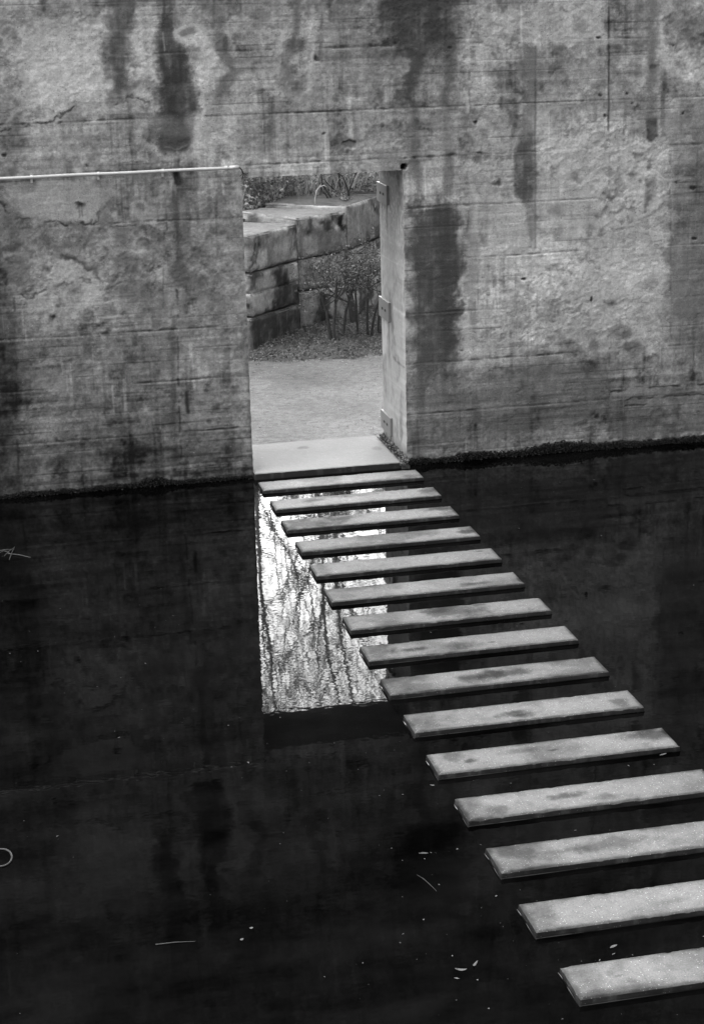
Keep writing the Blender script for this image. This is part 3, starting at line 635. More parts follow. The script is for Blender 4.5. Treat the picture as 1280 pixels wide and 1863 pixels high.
for xa, xb in ((-9.9, XL-.002), (XR+.002, 10.9)):
    xx_ = np.linspace(xa, xb, int((xb-xa)/.02)); yw = -np.interp(xx_, xs, h[int(np.argmin(abs(zs-.004)))])
    Pf = np.stack([np.stack([xx_, yw-.001, xx_*0+.0065], -1), np.stack([xx_, yw-.0035, xx_*0+.0022], -1), np.stack([xx_, yw-.0085, xx_*0+.0005], -1)])
    tag(mesh_np('water_edge', Pf.reshape(-1, 3), grid_faces(3, len(xx_)), M_WATER, smooth=True), kind='structure')
# ------------------------------------------------------------------ threshold slab and stepping slabs
PH, PW, PL, PY0, PD = .0357, .286, 1.5, .2664, .6098
def slab_mesh(L_, W_, top, bot, tone_fn, seed, chips=1., st=.009, bev=.0055):
    """slab on its own origin: x 0..L, y 0..-W (towards the viewer), irregular worn arris"""
    nx, nyy = int(L_/st)+1, int(W_/st)+1
    ax = np.linspace(0, L_, nx); ay = np.linspace(0, -W_, nyy)
    # profile rings: inset list from underside over the arris to the top
    X, Y = np.meshgrid(ax, ay)
    e = np.minimum(np.minimum(X, L_-X), np.minimum(-Y, W_+Y))
    Zt = top-bev*.9*(1-sst(0, bev*1.4, e))-.006*chips*sst(.3, .9, fbm(X, Y, 14, 4, seed+5))*sst(.022, 0, e)+.0008*fbm(X, Y, 30, 3, seed)
    Vt = np.stack([X, Y, Zt], -1).reshape(-1, 3); Ft = grid_faces(nyy, nx, 0, True)
    Tt = tone_fn(X, Y, e)
    VV = [Vt]; FF = [Ft]; TT = [Tt.ravel()]; o_ = len(Vt)
    # sides
    per = [(i, 0) for i in range(nx)]+[(nx-1, j) for j in range(1, nyy)]+[(i, nyy-1) for i in range(nx-2, -1, -1)]+[(0, j) for j in range(nyy-2, 0, -1)]
    pi = np.array([j*nx+i for i, j in per]); n = len(pi); ring0 = Vt[pi]
    rows = 7; zz = np.linspace(0, 1, rows)
    al = np.cumsum(np.full(n, st)); sv = []; stn = []
    cen = np.array([L_/2, -W_/2]);
    nrm = np.zeros((n, 2))
    for q, (i, j) in enumerate(per):
        nrm[q] = (-(i == 0)+(i == nx-1), (j == 0)*1-(j == nyy-1)*1)
    for r_ in range(rows):
        z = ring0[:, 2]*(1-zz[r_])+bot*zz[r_]
        off_ = (.003*min(r_, 2)/2+.0022*fbm(al, z, 12, 3, seed+9)*(r_ > 0))
        sv.append(np.stack([ring0[:, 0]+nrm[:, 0]*off_, ring0[:, 1]+nrm[:, 1]*off_, z], -1))
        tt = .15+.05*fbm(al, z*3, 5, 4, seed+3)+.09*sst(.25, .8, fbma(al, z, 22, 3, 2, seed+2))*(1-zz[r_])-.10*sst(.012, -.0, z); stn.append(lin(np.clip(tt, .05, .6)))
    sv = np.array(sv); stn = np.array(stn)
    for r_ in range(rows-1):
        a = np.arange(n); b2 = (a+1) % n
        FF.append(np.stack([o_+r_*n+a, o_+(r_+1)*n+a, o_+(r_+1)*n+b2, o_+r_*n+b2], -1))
    VV.append(sv.reshape(-1, 3)); TT.append(stn.ravel())
    return np.concatenate(VV), FF, np.concatenate(TT)

SPOTS = [  # dark damp patches: (x fraction, y fraction, rx m, ry m, strength)
 [(.93, .75, .10, .06, .5), (.8, .9, .25, .04, .4)],
 [(.95, .5, .09, .08, .5), (.25, .4, .10, .03, .45), (.5, .2, .15, .05, .4)],
 [(.93, .22, .13, .06, .9), (.13, .55, .25, .13, .65), (.35, .3, .12, .05, .5)],
 [(.95, .5, .06, .035, .9), (.98, .2, .08, .06, .4), (.6, .12, .03, .01, .5)],
 [(.92, .2, .04, .02, .5), (.05, .5, .06, .14, .4)],
 [(.75, .65, .10, .045, .7), (.08, .6, .08, .06, .3)],
 [(.55, .45, .22, .12, .65), (.45, .2, .1, .05, .4), (.68, .12, .06, .02, .6), (.2, .3, .12, .12, .3)],
 [(.22, .55, .16, .035, .8), (.08, .5, .12, .14, .55), (.45, .6, .12, .09, .45), (.6, .6, .02, .01, .7)],
 [(.55, .45, .16, .06, .7), (.45, .55, .13, .08, .5), (.06, .5, .09, .14, .4)],
 [(.43, .6, .09, .05, .75), (.48, .75, .08, .03, .5), (.92, .65, .05, .05, .5), (.06, .5, .08, .14, .4)],
 [(.92, .28, .17, .07, .75), (.15, .55, .05, .025, .8), (.09, .3, .08, .07, .5), (.5, .5, .03, .015, .6), (.38, .35, .13, .04, .4)],
 [(.42, .45, .10, .035, .75), (.12, .7, .08, .06, .45), (.55, .7, .1, .03, .3)],
 [(.42, .45, .2, .06, .45), (.08, .5, .1, .15, .4), (.3, .5, .15, .03, .3)],
 [(.05, .5, .08, .16, .35), (.5, .6, .1, .03, .25)],
 [(.06, .6, .08, .14, .35), (.16, .5, .035, .006, .9), (.12, .9, .2, .04, .4)]]
LBL = ['small-stained concrete stepping slab directly in front of the pale threshold, first from the doorway',
 'second concrete stepping slab from the doorway, with a small grey smudge near its left end',
 'third stepping slab from the doorway, with a rounded dark stain at its far right corner',
 'fourth stepping slab from the doorway, with one small oval dark spot near its right end',
 'evenly pale fifth stepping slab from the doorway, with a darker left end',
 'sixth stepping slab from the doorway, with one grey blot three quarters along',
 'seventh stepping slab from the doorway, with a large grey damp area across its middle',
 'eighth stepping slab from the doorway, damp along its whole left third with a dark streak',
 'ninth stepping slab from the doorway, blotched in its middle, where the bright reflection ends',
 'tenth stepping slab from the doorway, the first wholly below the bright reflection',
 'eleventh stepping slab from the doorway, wide dark stain at its right end',
 'twelfth stepping slab from the doorway, with one dark oval spot, touching the right edge',
 'third stepping slab from the bottom of the picture, with a rough speckled left end',
 'clean pale stepping slab, second from the bottom of the picture',
 'nearest and largest-looking stepping slab at the bottom right, with a thin leaf on it']
def fillet(L_, W_, ox=0, oy=0, wdt=.007):
    """curved skin of water climbing the slab's sides"""
    pts = []; 
    base = [(0, 0), (L_, 0), (L_, -W_), (0, -W_)]
    v = []
    for k, (g, z) in enumerate(((.0030, .0045), (.0045, .0016), (.0075, .0004))):
        for (x, y), (sx, sy) in zip(base, ((-1, 1), (1, 1), (1, -1), (-1, -1))): v.append((x+ox+sx*g, y+oy+sy*g, z))
    f = []
    for k in range(2):
        for i in range(4): f.append((4*k+i, 4*k+(i+1) % 4, 4*k+4+(i+1) % 4, 4*k+4+i))
    return v, f
for i in range(15):
    def tf(X, Y, e, i=i):
        t = .585+.035*fbm(X, Y, 3.5, 4, 3+i*2)+.03*fbm(X, Y, 40, 3, 30+i)
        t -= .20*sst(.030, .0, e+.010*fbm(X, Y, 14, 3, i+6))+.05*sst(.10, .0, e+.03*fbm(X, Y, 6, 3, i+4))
        wx = .75*fbm(X, Y, 9, 5, 7+i, .65); wy = .75*fbm(X, Y, 9, 5, 17+i, .65); t -= .14*sst(.05, .85, fbm(X, Y*1.3, 2.6, 5, 41+i*2, .5)); t -= .05*sst(.5, .9, fbm(X, Y, 13, 4, 11+i))
        for sx, sy, rx, ry, st in SPOTS[i]:
            q = np.hypot((X-sx*PL)/rx, (Y+sy*PW)/ry)+wx*.7+wy*.5; t -= .32*st*sst(1.5, .4, q)
        return lin(np.clip(t, .12, .75))*.60
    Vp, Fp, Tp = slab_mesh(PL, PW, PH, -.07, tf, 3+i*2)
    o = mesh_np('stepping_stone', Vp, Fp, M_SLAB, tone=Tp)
    o.location = (.012*math.sin(i*2.3)*.5, -(PY0+i*PD), 0)
    tag(o, LBL[i], 'stepping slab', 'concrete stepping slabs crossing the pool')
    v, f = fillet(PL, PW); wm = mesh_np('water_rim', v, f, M_WATER, o, smooth=True)
def tf(X, Y, e):
    t = .72+.02*fbm(X, Y, 3, 4, 5)+.012*fbm(X, Y, 30, 3, 9)-.14*sst(.03, 0, e+.01*fbm(X, Y, 12, 3, 2))
    t -= .16*sst(1.3, .4, np.hypot((X-.62)/.055, (Y+.27)/.05)+.6*fbm(X, Y, 18, 3, 7)); t -= .10*sst(1.4, .4, np.hypot((X-1.30)/.05, (Y+.5)/.06)+.5*fbm(X, Y, 12, 3, 4))
    return lin(np.clip(t, .1, .8))*.39
Vp, Fp, Tp = slab_mesh(1.400, 1.06, .06, -.07, tf, 50, .4)
o = mesh_np('threshold_stone', Vp, Fp, M_SILL, tone=Tp); o.location = (.004, .985, 0)
tag(o, 'broad pale smooth concrete threshold slab filling the foot of the doorway', 'slab')

# crumbled stone and dirt in the gap between slab and right jamb
rs = np.random.RandomState(4)
def rubble(n, px, py, pz, sz, seed, lo=.25):
    r = np.random.RandomState(seed); VV = []; FF = []; k = 0
    ico = [(0, 0, 1), (.9, 0, .3), (.28, .85, .3), (-.72, .53, .3), (-.72, -.53, .3), (.28, -.85, .3), (0, 0, -1)]
    tri = [(0, 1, 2), (0, 2, 3), (0, 3, 4), (0, 4, 5), (0, 5, 1), (6, 2, 1), (6, 3, 2), (6, 4, 3), (6, 5, 4), (6, 1, 5)]
    for i in range(n):
        s_ = sz[0]+(sz[1]-sz[0])*r.rand()**2; c = np.array([px(r), py(r), 0.]); c[2] = pz(c, r)
        sc = s_*(0.6+.7*r.rand(3)); A = r.rand()*6.28
        P = np.array(ico)*sc*(0.8+.4*r.rand(7, 1)); P = np.stack([P[:, 0]*math.cos(A)-P[:, 1]*math.sin(A), P[:, 0]*math.sin(A)+P[:, 1]*math.cos(A), P[:, 2]], -1)+c
        VV.append(P); FF += [(a+k, b+k, d+k) for a, b, d in tri]; k += 7
    return np.concatenate(VV), FF, np.repeat(lin(lo+.3*r.rand(n))*.7, 7)
V_, F_, T_ = rubble(900, lambda r: 1.402+.075*r.rand(), lambda r: -.12+1.05*r.rand(), lambda c, r: .005+.035*r.rand()+(.05 if c[0] > 1.44 else .01), (.006, .022), 3)
tag(mesh_np('rubble', V_, F_, M_STONE, tone=T_), 'crumbled stone and dirt filling the slit between threshold slab and right jamb', 'rubble', kind='stuff')
mb = MB(); mb.box((1.443, .41, .0), (.076, 1.04, .06), tone=.06); mb.build('gap_earth', M_SOIL, toned=True)
tag(bpy.data.objects['gap_earth'], 'dark earth in the slit beside the threshold slab', 'earth', kind='stuff')

# ------------------------------------------------------------------ steel plates on the right jamb
for k, (zt, zb, nm) in enumerate(((2.584, 2.402, 'uppermost'), (1.475, 1.284, 'middle'), (.335, .153, 'lowest'))):
    r = empty('steel_plate', (1.472, .735, (zt+zb)/2)); hgt = zt-zb
    m = MB(); m.box((-.010, 0, 0), (.024, .40, hgt), bev=.0015); m.build('plate', M_PLATE, r)
    for s_ in (-1, 1):
        m = MB(); m.box((-.0228, s_*.058-.01, .0), (.003, .056, .024), bev=.001); m.build('slot', M_SLOT, r)
    tag(r, {'uppermost': 'uppermost of the three grey steel plates on the doorway jamb, in shade under the lintel', 'middle': 'middle grey steel plate with two slots, halfway up the doorway jamb', 'lowest': 'lowest grey steel plate on the doorway jamb, just above the threshold rubble'}[nm], 'metal plate', 'steel plates on the doorway jamb')

# ------------------------------------------------------------------ conduit on the wall
r = empty('conduit', (-.04, -.05, 2.885))
m = MB(); n_ = 40
m.tube([(-5.5+5.46*i/n_, .0+.001*math.sin(i*1.7), -.004+.0016*math.sin(i*.9)) for i in range(n_+1)], .0145, 12); m.build('pipe', M_PIPE, r, True)
m = MB(); m.tube([(-.07, 0, -.002), (.012, 0, 0)], .018, 14); m.build('end_cap', M_CLIP, r, True)
for x in (-1.84, -1.265, -.702, -.142, -2.41, -2.98, -3.55, -4.12):
    m = MB(); m.tube([(x+.03, 0, -.003), (x+.052, 0, -.003)], .0185, 12); m.box((x+.041, .022, -.028), (.02, .004, .055), bev=.001); m.box((x+.041, .03, 0), (.02, .03, .012)); m.build('clip', M_CLIP, r)
m = MB(); cpts = [(.0, 0, 0), (.025, -.003, -.008), (.042, 0, -.03), (.05, .005, -.055)]; m.tube(cpts, .006, 8)
for d in ((.035, .0, -.028), (.02, -.005, -.05), (-.005, 0, -.05), (-.03, 0, -.035), (.045, .0, -.008), (.0, .01, -.06)): m.tube([cpts[-1], (cpts[-1][0]+d[0]*.5, cpts[-1][1], cpts[-1][2]+d[2]*.4), (cpts[-1][0]+d[0], cpts[-1][1]+d[1], cpts[-1][2]+d[2]*.8)], .0032, 5)
m.build('cable_end', M_CABLE, r, True)
tag(r, 'thin pale conduit clipped along the wall, its frayed black cable end by the doorway corner', 'conduit')

# ------------------------------------------------------------------ block wall beyond the doorway
def block_tone(P, pats):
    u, v = to_px(P[..., 0], P[..., 1], P[..., 2]); a = P[..., 0]*.7+P[..., 1]*.7; b = P[..., 2]
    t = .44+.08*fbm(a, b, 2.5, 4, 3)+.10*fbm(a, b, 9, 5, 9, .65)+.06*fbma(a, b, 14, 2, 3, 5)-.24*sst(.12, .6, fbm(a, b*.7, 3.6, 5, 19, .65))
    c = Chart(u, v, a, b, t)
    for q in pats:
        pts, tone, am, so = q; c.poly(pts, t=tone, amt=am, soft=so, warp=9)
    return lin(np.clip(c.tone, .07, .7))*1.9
def block(name, A, B, z0, z1, depth, pats, parent, topt=.60, jig=0.):
    z0 += .006; z1 -= .006; B = (B[0]-.008, B[1]-.008); A = (A[0]+.006, A[1]+.006)
    """a stone block: front face from A to B (plan points), worn arrises; tone drawn on its faces"""
    A = np.array(A, float); B = np.array(B, float); d = (B-A); Ln_ = np.hypot(*d); d /= Ln_; nn = np.array([-d[1], d[0]])  # back direction
    VV = []; FF = []; TT = []; o_ = 0
    st = .02; nx = max(3, int(Ln_/st)); nz = max(3, int((z1-z0)/st)); nd = max(3, int(depth/.04))
    def add(P, t, flip=False):
        nonlocal o_
        VV.append(P.reshape(-1, 3)); FF.append(grid_faces(P.shape[0], P.shape[1], o_, flip)); TT.append(t.ravel()); o_ += P.shape[0]*P.shape[1]
    def face(org, e1, e2, n1, n2, top=False, flip=False, nor=(0, 0, 1)):
        s, q = np.meshgrid(np.linspace(0, 1, n1), np.linspace(0, 1, n2))
        P = np.array(org)+s[..., None]*np.array(e1)+q[..., None]*np.array(e2)
        l1 = np.linalg.norm(e1); l2 = np.linalg.norm(e2)
        ed = np.minimum(np.minimum(s, 1-s)*l1, np.minimum(q, 1-q)*l2)
        bump_ = (.016*fbm(P[..., 0]+P[..., 1], P[..., 2]+P[..., 1]*.3, 5, 5, 21)+.004)*sst(0, .03, ed)-.022*(1-sst(0, .03, ed))
        P = P+bump_[..., None]*np.array(nor)
        t = block_tone(P, pats) if not top else .50*lin(np.clip(topt+.05*fbm(P[..., 0], P[..., 1], 6, 4, 4)+.03*fbm(P[..., 0], P[..., 1], 30, 3, 4), .1, .8))
        add(P, t, flip)
    H_ = z1-z0; a3 = lambda p, z: np.array([p[0], p[1], z]); dd = np.array([*d, 0]); nn3 = np.array([*nn, 0])
    face(a3(A, z0), dd*Ln_, (0, 0, H_), nx, nz, nor=-nn3)
    face(a3(A, z1), dd*Ln_, nn3*depth, nx, nd, top=True, nor=(0, 0, 1))
    face(a3(A+nn*depth, z0), -nn3*depth, (0, 0, H_), nd, nz, nor=-dd)
    face(a3(B, z0), nn3*depth, (0, 0, H_), nd, nz, nor=dd)
    return mesh_np(name, np.concatenate(VV)-np.array(parent.location), FF, M_STONE, parent, tone=np.concatenate(TT), smooth=True)
bw_ = empty('stone_block_wall', (1.6, 6.2, 0))
A1, B1 = (.90, 5.42), (1.655, 6.22); B2, C2 = (1.665, 6.27), (2.40, 6.72); C3, D3 = (2.42, 6.74), (3.35, 8.05); D4, E4 = (3.37, 8.07), (4.4, 9.5)
K = .13
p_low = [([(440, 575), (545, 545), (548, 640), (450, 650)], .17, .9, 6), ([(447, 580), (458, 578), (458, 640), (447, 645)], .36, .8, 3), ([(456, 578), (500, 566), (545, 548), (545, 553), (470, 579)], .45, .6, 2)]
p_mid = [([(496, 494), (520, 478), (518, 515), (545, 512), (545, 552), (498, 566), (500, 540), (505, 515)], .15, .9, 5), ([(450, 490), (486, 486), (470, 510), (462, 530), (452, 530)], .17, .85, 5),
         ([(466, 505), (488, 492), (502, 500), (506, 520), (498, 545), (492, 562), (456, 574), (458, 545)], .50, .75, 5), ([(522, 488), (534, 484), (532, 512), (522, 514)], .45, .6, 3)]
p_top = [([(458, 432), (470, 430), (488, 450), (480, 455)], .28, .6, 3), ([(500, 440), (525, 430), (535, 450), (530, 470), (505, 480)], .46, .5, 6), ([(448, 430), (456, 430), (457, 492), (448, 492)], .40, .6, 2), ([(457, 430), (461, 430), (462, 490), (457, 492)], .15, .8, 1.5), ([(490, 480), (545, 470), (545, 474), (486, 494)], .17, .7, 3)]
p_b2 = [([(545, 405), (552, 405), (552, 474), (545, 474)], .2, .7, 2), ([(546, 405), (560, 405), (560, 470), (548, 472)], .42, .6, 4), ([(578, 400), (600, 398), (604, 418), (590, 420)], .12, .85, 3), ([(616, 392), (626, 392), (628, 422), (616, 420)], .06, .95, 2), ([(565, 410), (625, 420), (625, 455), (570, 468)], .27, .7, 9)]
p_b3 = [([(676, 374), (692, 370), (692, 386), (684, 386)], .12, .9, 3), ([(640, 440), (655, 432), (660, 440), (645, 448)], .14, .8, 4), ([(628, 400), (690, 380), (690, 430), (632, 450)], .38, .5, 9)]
zt = 1.47
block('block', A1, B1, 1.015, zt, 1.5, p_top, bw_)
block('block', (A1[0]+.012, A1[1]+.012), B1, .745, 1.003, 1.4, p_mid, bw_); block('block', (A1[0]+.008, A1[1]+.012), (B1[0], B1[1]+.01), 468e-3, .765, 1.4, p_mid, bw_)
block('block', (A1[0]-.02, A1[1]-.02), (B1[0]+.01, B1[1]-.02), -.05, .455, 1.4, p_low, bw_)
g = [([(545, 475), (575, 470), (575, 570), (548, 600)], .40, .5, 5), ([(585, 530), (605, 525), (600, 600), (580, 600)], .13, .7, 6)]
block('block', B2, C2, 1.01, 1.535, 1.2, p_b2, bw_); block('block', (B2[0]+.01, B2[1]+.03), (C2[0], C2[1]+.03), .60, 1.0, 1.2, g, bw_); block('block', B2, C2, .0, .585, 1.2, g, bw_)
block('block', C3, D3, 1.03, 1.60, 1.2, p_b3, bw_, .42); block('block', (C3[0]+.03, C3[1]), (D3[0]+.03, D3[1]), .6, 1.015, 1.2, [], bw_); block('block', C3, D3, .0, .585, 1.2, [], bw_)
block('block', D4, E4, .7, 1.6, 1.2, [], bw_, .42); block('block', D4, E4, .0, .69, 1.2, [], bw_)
tag(bw_, 'low retaining wall of large dark-streaked stone blocks with pale tops beyond the doorway', 'stone wall')
# terrace soil behind the blocks
def tz(X, Y): return 1.44+.03*fbm(X, Y, 2, 4, 3)+.12*sst(8.2, 12, Y)*1.+.012*fbm(X, Y, 20, 3, 8)
X, Yq = np.meshgrid(np.linspace(-8, 14, 400), np.linspace(0, 1, 220)**2*32)
Y = 7.15+.95*np.maximum(X-1.35, 0)*(X < 4.5)+.95*3.15*(X >= 4.5)+Yq*(1-.0*X)
Zt_ = tz(X, Y); V = np.stack([X, Y, Zt_], -1).reshape(-1, 3); F = grid_faces(220, 400)
T = lin(.30+.07*fbm(X, Y, 4, 4, 12)+.05*fbm(X, Y, 20, 3, 2)).ravel()
tag(mesh_np('terrace', V, F, M_SOIL, tone=T, smooth=True), kind='structure')

# ------------------------------------------------------------------ vegetation
def leaves(name, C_, size, mat, parent, seed, asp=.5, tag_stuff=None):
    r = np.random.RandomState(seed); n = len(C_)
    a = r.randn(n, 3); a /= np.linalg.norm(a, axis=1)[:, None]; b = np.cross(a, r.randn(n, 3)); b /= np.linalg.norm(b, axis=1)[:, None]
    s = size*(.6+.8*r.rand(n))[:, None]; a = a*s; b = b*s*asp; c = np.cross(a, b); c = c/np.linalg.norm(c, axis=1)[:, None]*s*.18
    V = np.stack([C_-a, C_-b*1.0+c, C_+a, C_+b+c], 1).reshape(-1, 3); F = np.arange(4*n).reshape(n, 4)
    return mesh_np(name, V, F, mat, parent)
def grow(mb, p, d, L_, r_, lev, rnd, tips, spread=.6, bend=.25, up=.1, kids=(2, 4), shrink=.68):
    n = 4; pts = [Vector(p)]; dd = Vector(d).normalized(); rr = [r_]
    for i in range(n):
        dd = (dd+Vector((rnd.gauss(0, bend), rnd.gauss(0, bend), rnd.gauss(0, bend)+up))*.5).normalized()
        pts.append(pts[-1]+dd*L_/n); rr.append(r_*(1-.45*(i+1)/n))
    mb.tube(pts, rr, 6 if lev > 2 else (5 if lev > 1 else 3), cap=False)
    if lev <= 0: tips.append(pts[-1]); tips.append(pts[-2]); return
    for k in range(rnd.randint(*kids)):
        i = rnd.randint(2, n); q = pts[i]
        nd = (dd+Vector((rnd.gauss(0, spread), rnd.gauss(0, spread), rnd.gauss(0, spread*.6)))).normalized()
        grow(mb, q, nd, L_*shrink*(.75+.5*rnd.random()), rr[i]*.72, lev-1, rnd, tips, spread, bend, up, kids, shrink)
# clipped shrub with bare stems and a wide twiggy crown
def shrub(loc, stems, seed, label, halfw=.48, top=1.17, rad=.019):
    rnd = random.Random(seed); r = empty('shrub', loc); tips = []
    m = MB()
    for (dx, dy, lx, ly, h) in stems:
        p0 = Vector((dx, dy, -.05)); p1 = Vector((dx+lx*.4, dy+ly*.4, h*.55)); p2 = Vector((dx+lx, dy+ly, h))
        m.tube([p0, (p0+p1)/2+Vector((rnd.gauss(0, .012), 0, 0)), p1, p2], [rad*1.25, rad, rad*.9, rad*.75], 7, cap=False)
        for k in range(6):
            grow(m, p1.lerp(p2, .2+.8*rnd.random()), (rnd.gauss(0, 1), rnd.gauss(0, 1), .55), .26+.16*rnd.random(), rad*.42, 3, rnd, tips, .75, .3, .05, (2, 4), .62)
    m.build('stem', M_BARK, r)
    T_ = np.array([tuple(t) for t in tips]); T_ = T_[(T_[:, 2] > .45)]
    T_[:, 2] = np.minimum(T_[:, 2], top-.05*np.random.RandomState(seed).rand(len(T_)))
    rr = np.random.RandomState(seed+1); 
    ex = np.stack([rr.normal(0, halfw*.55, 1500), rr.normal(0, halfw*.5, 1500), top-.42*rr.rand(1500)**1.3], -1)
    cl = fbm(ex[:, 0], ex[:, 2], 7, 3, seed); ex = ex[cl > -.05]
    ex = ex[np.abs(ex[:, 0]) < halfw]
    C_ = np.concatenate([T_[rr.randint(0, len(T_), 1500)]+rr.normal(0, .03, (1500, 3)), ex])
    C_[:, 2] = np.minimum(C_[:, 2], top+.04*rr.rand(len(C_)))
    leaves('crown', C_, .014, M_TWIGL, r, seed, .4)
    # fine upright pale twigs on top
    mm = MB()
    for k in range(60):
        x, y = rr.normal(0, halfw*.5), rr.normal(0, halfw*.5); z = top-.22+.16*rr.rand(); l = .05+.12*rr.rand()
        mm.tube([(x, y, z), (x+rr.normal(0, .05), y+rr.normal(0, .05), z+l*.7)], [.0018, .0010], 3, cap=False)
    tag(mm.build('fine_twigs', M_TWIGD, r), kind='stuff')
    return tag(r, label, 'shrub', 'leafy shrubs beyond the doorway')
shrub((1.93, 5.46, .07), [(0, 0, .05, .02, .75), (.10, .1, .22, .1, .7), (-.02, .03, -.16, .0, .72)], 5, 'thin-stemmed shrub with dense twiggy crown, left one of the front pair in the leaf litter', .42, 1.07, .020)
shrub((2.40, 5.64, .08), [(0, 0, .02, .02, .8), (-.12, .05, -.02, .05, .75), (.14, .02, .1, .1, .8), (.03, -.02, .16, -.02, .6)], 9, 'twiggy shrub with several thin dark stems beside the doorway jamb, right of the front pair', .46, 1.12, .016)
r_ = empty('shrub', (2.38, 6.35, .12)); mb = MB(); rnd = random.Random(3); tips = []
mb.tube([(0, 0, -.1), (-.03, 0, .3), (-.10, .02, .62), (-.08, .02, .98)], [.05, .042, .034, .02], 8)
for k in range(5): grow(mb, (-.08, .02, .55+.09*k), (rnd.gauss(0, 1), rnd.gauss(0, .6), .6), .3, .012, 3, rnd, tips, .7, .3, .05, (2, 3), .62)
mb.build('stem', M_BARK, r_); tp = np.array([tuple(t) for t in tips]); leaves('crown', tp[np.random.RandomState(1).randint(0, len(tp), 900)]+np.random.RandomState(2).normal(0, .03, (900, 3)), .014, M_TWIGL, r_, 4, .4)
tag(r_, 'dark thick-stemmed shrub leaning against the stone blocks behind the front pair', 'shrub', 'leafy shrubs beyond the doorway')

# evergreen hedge mass on the terrace: three bushes
def bush(loc, rx, ry, rz_, n, size, mat, seed, label, stems=5, hide=0.):
    r = empty('bush', loc); rr = np.random.RandomState(seed); rnd = random.Random(seed); m = MB(); tips = []
    for k in range(stems):
        a = rnd.random()*6.28; grow(m, (.12*math.cos(a), .12*math.sin(a), -.1), (math.cos(a)*.5, math.sin(a)*.5, 1), rz_*.7, .022, 3, rnd, tips, .6, .25, .1, (2, 3), .6)
    m.build('stem', M_BARKG, r)
    P = rr.normal(0, 1, (n*3, 3)); P /= np.linalg.norm(P, axis=1)[:, None]; P *= (.35+.65*rr.rand(n*3, 1)**.5)
    P = P*[rx, ry, rz_]+[0, 0, rz_*.85]
    k = fbm(P[:, 0]+P[:, 1]*.7, P[:, 2]+P[:, 1]*.4, 3.2, 3, seed); P = P[k > -.12][:n]; P = P[P[:, 2] > -.02]
    leaves('crown', P, size, mat, r, seed+3, .5)
    return tag(r, label, 'bush', 'bushes growing on the terrace')
bush((1.15, 8.05, 1.45), .75, .7, .62, 9000, .030, M_LEAF, 3, 'dense dark small-leaved bush at the left behind the stone blocks')
bush((2.05, 8.75, 1.45), .85, .7, .68, 9500, .026, M_LEAF, 8, 'dark small-leaved bush behind the pale bent stem, filling the middle of the doorway view')
bush((3.2, 9.0, 1.5), .62, .6, .62, 6500, .032, M_LEAFL, 14, 'pale loose-leaved bush seen at the upper right of the doorway')
# pale bent stem arching out of the soil
r_ = [on_y(x, y, 7.15) for x, y in ((578, 388), (573, 375), (573, 360), (576, 346), (582, 339), (589, 337), (596, 341))]
m = MB(); m.tube([tuple(p) for p in r_], [.010, .010, .009, .008, .007, .006, .004], 7); 
tag(m.build('bent_stem', M_BARKP, smooth=True, origin=tuple(r_[0])), 'pale bent stem arching like a hoop on top of the stone blocks', 'stem')
def small_tree(px, label, y, segs, mat=M_BARK):
    o = on_y(px[0], px[1], y); r = empty('sapling', tuple(o)); m = MB()
    for pts, ra in segs:
        q = [on_y(a, b, y)-o for a, b in pts]; m.tube([tuple(p) for p in q], [ra*(1-.12*i) for i in range(len(q))], 7)
    m.build('trunk', mat, r); return r, o
for k, (px, y, segs, mat, lb) in enumerate((
   ((604, 366), 7.6, [([(607, 368), (599, 354), (592, 343), (586, 336), (584, 318), (583, 300), (580, 270)], .017), ([(600, 368), (594, 356), (588, 348)], .014)], M_BARK, 'dark forked sapling leaning left beside the pale bent stem'),
   ((617, 365), 8.0, [([(617, 366), (618, 345), (617, 325), (615, 300), (617, 270)], .016), ([(616, 354), (608, 345), (598, 336), (590, 326)], .009), ([(616, 352), (604, 350), (596, 344)], .007)], M_BARK, 'upright dark sapling in the middle of the terrace behind the blocks'),
   ((634, 362), 7.8, [([(634, 364), (634, 350), (629, 335), (624, 322), (617, 316), (612, 290), (608, 260)], .016), ([(634, 352), (638, 338), (643, 326), (650, 310), (660, 280)], .012)], M_BARK, 'Y-forked dark sapling to the left of the pale slanting trunk'),
   ((642, 342), 8.2, [([(640, 342), (645, 330), (651, 314), (658, 292), (670, 250)], .026)], M_BARKP, 'pale slanting trunk under the lintel at the right of the doorway view'))):
    r, o = small_tree(px, lb, y, segs, mat); rnd = random.Random(20+k); tips = []; m = MB()
    top = Vector(tuple(on_y(*segs[0][0][-1], y)-o))
    for q in range(5): grow(m, top*(.55+.11*q), (rnd.gauss(0, .8), rnd.gauss(0, .8), .9), .55, .008, 3, rnd, tips, .6, .25, .1, (2, 4), .66)
    tp = np.array([tuple(t) for t in tips]); m.build('branch', mat, r)
    rr = np.random.RandomState(k); leaves('crown', tp[rr.randint(0, len(tp), 1500)]+rr.normal(0, .05, (1500, 3)), .022, M_LEAFL, r, k+30, .5)
    tag(r, lb, 'sapling', 'saplings on the terrace')
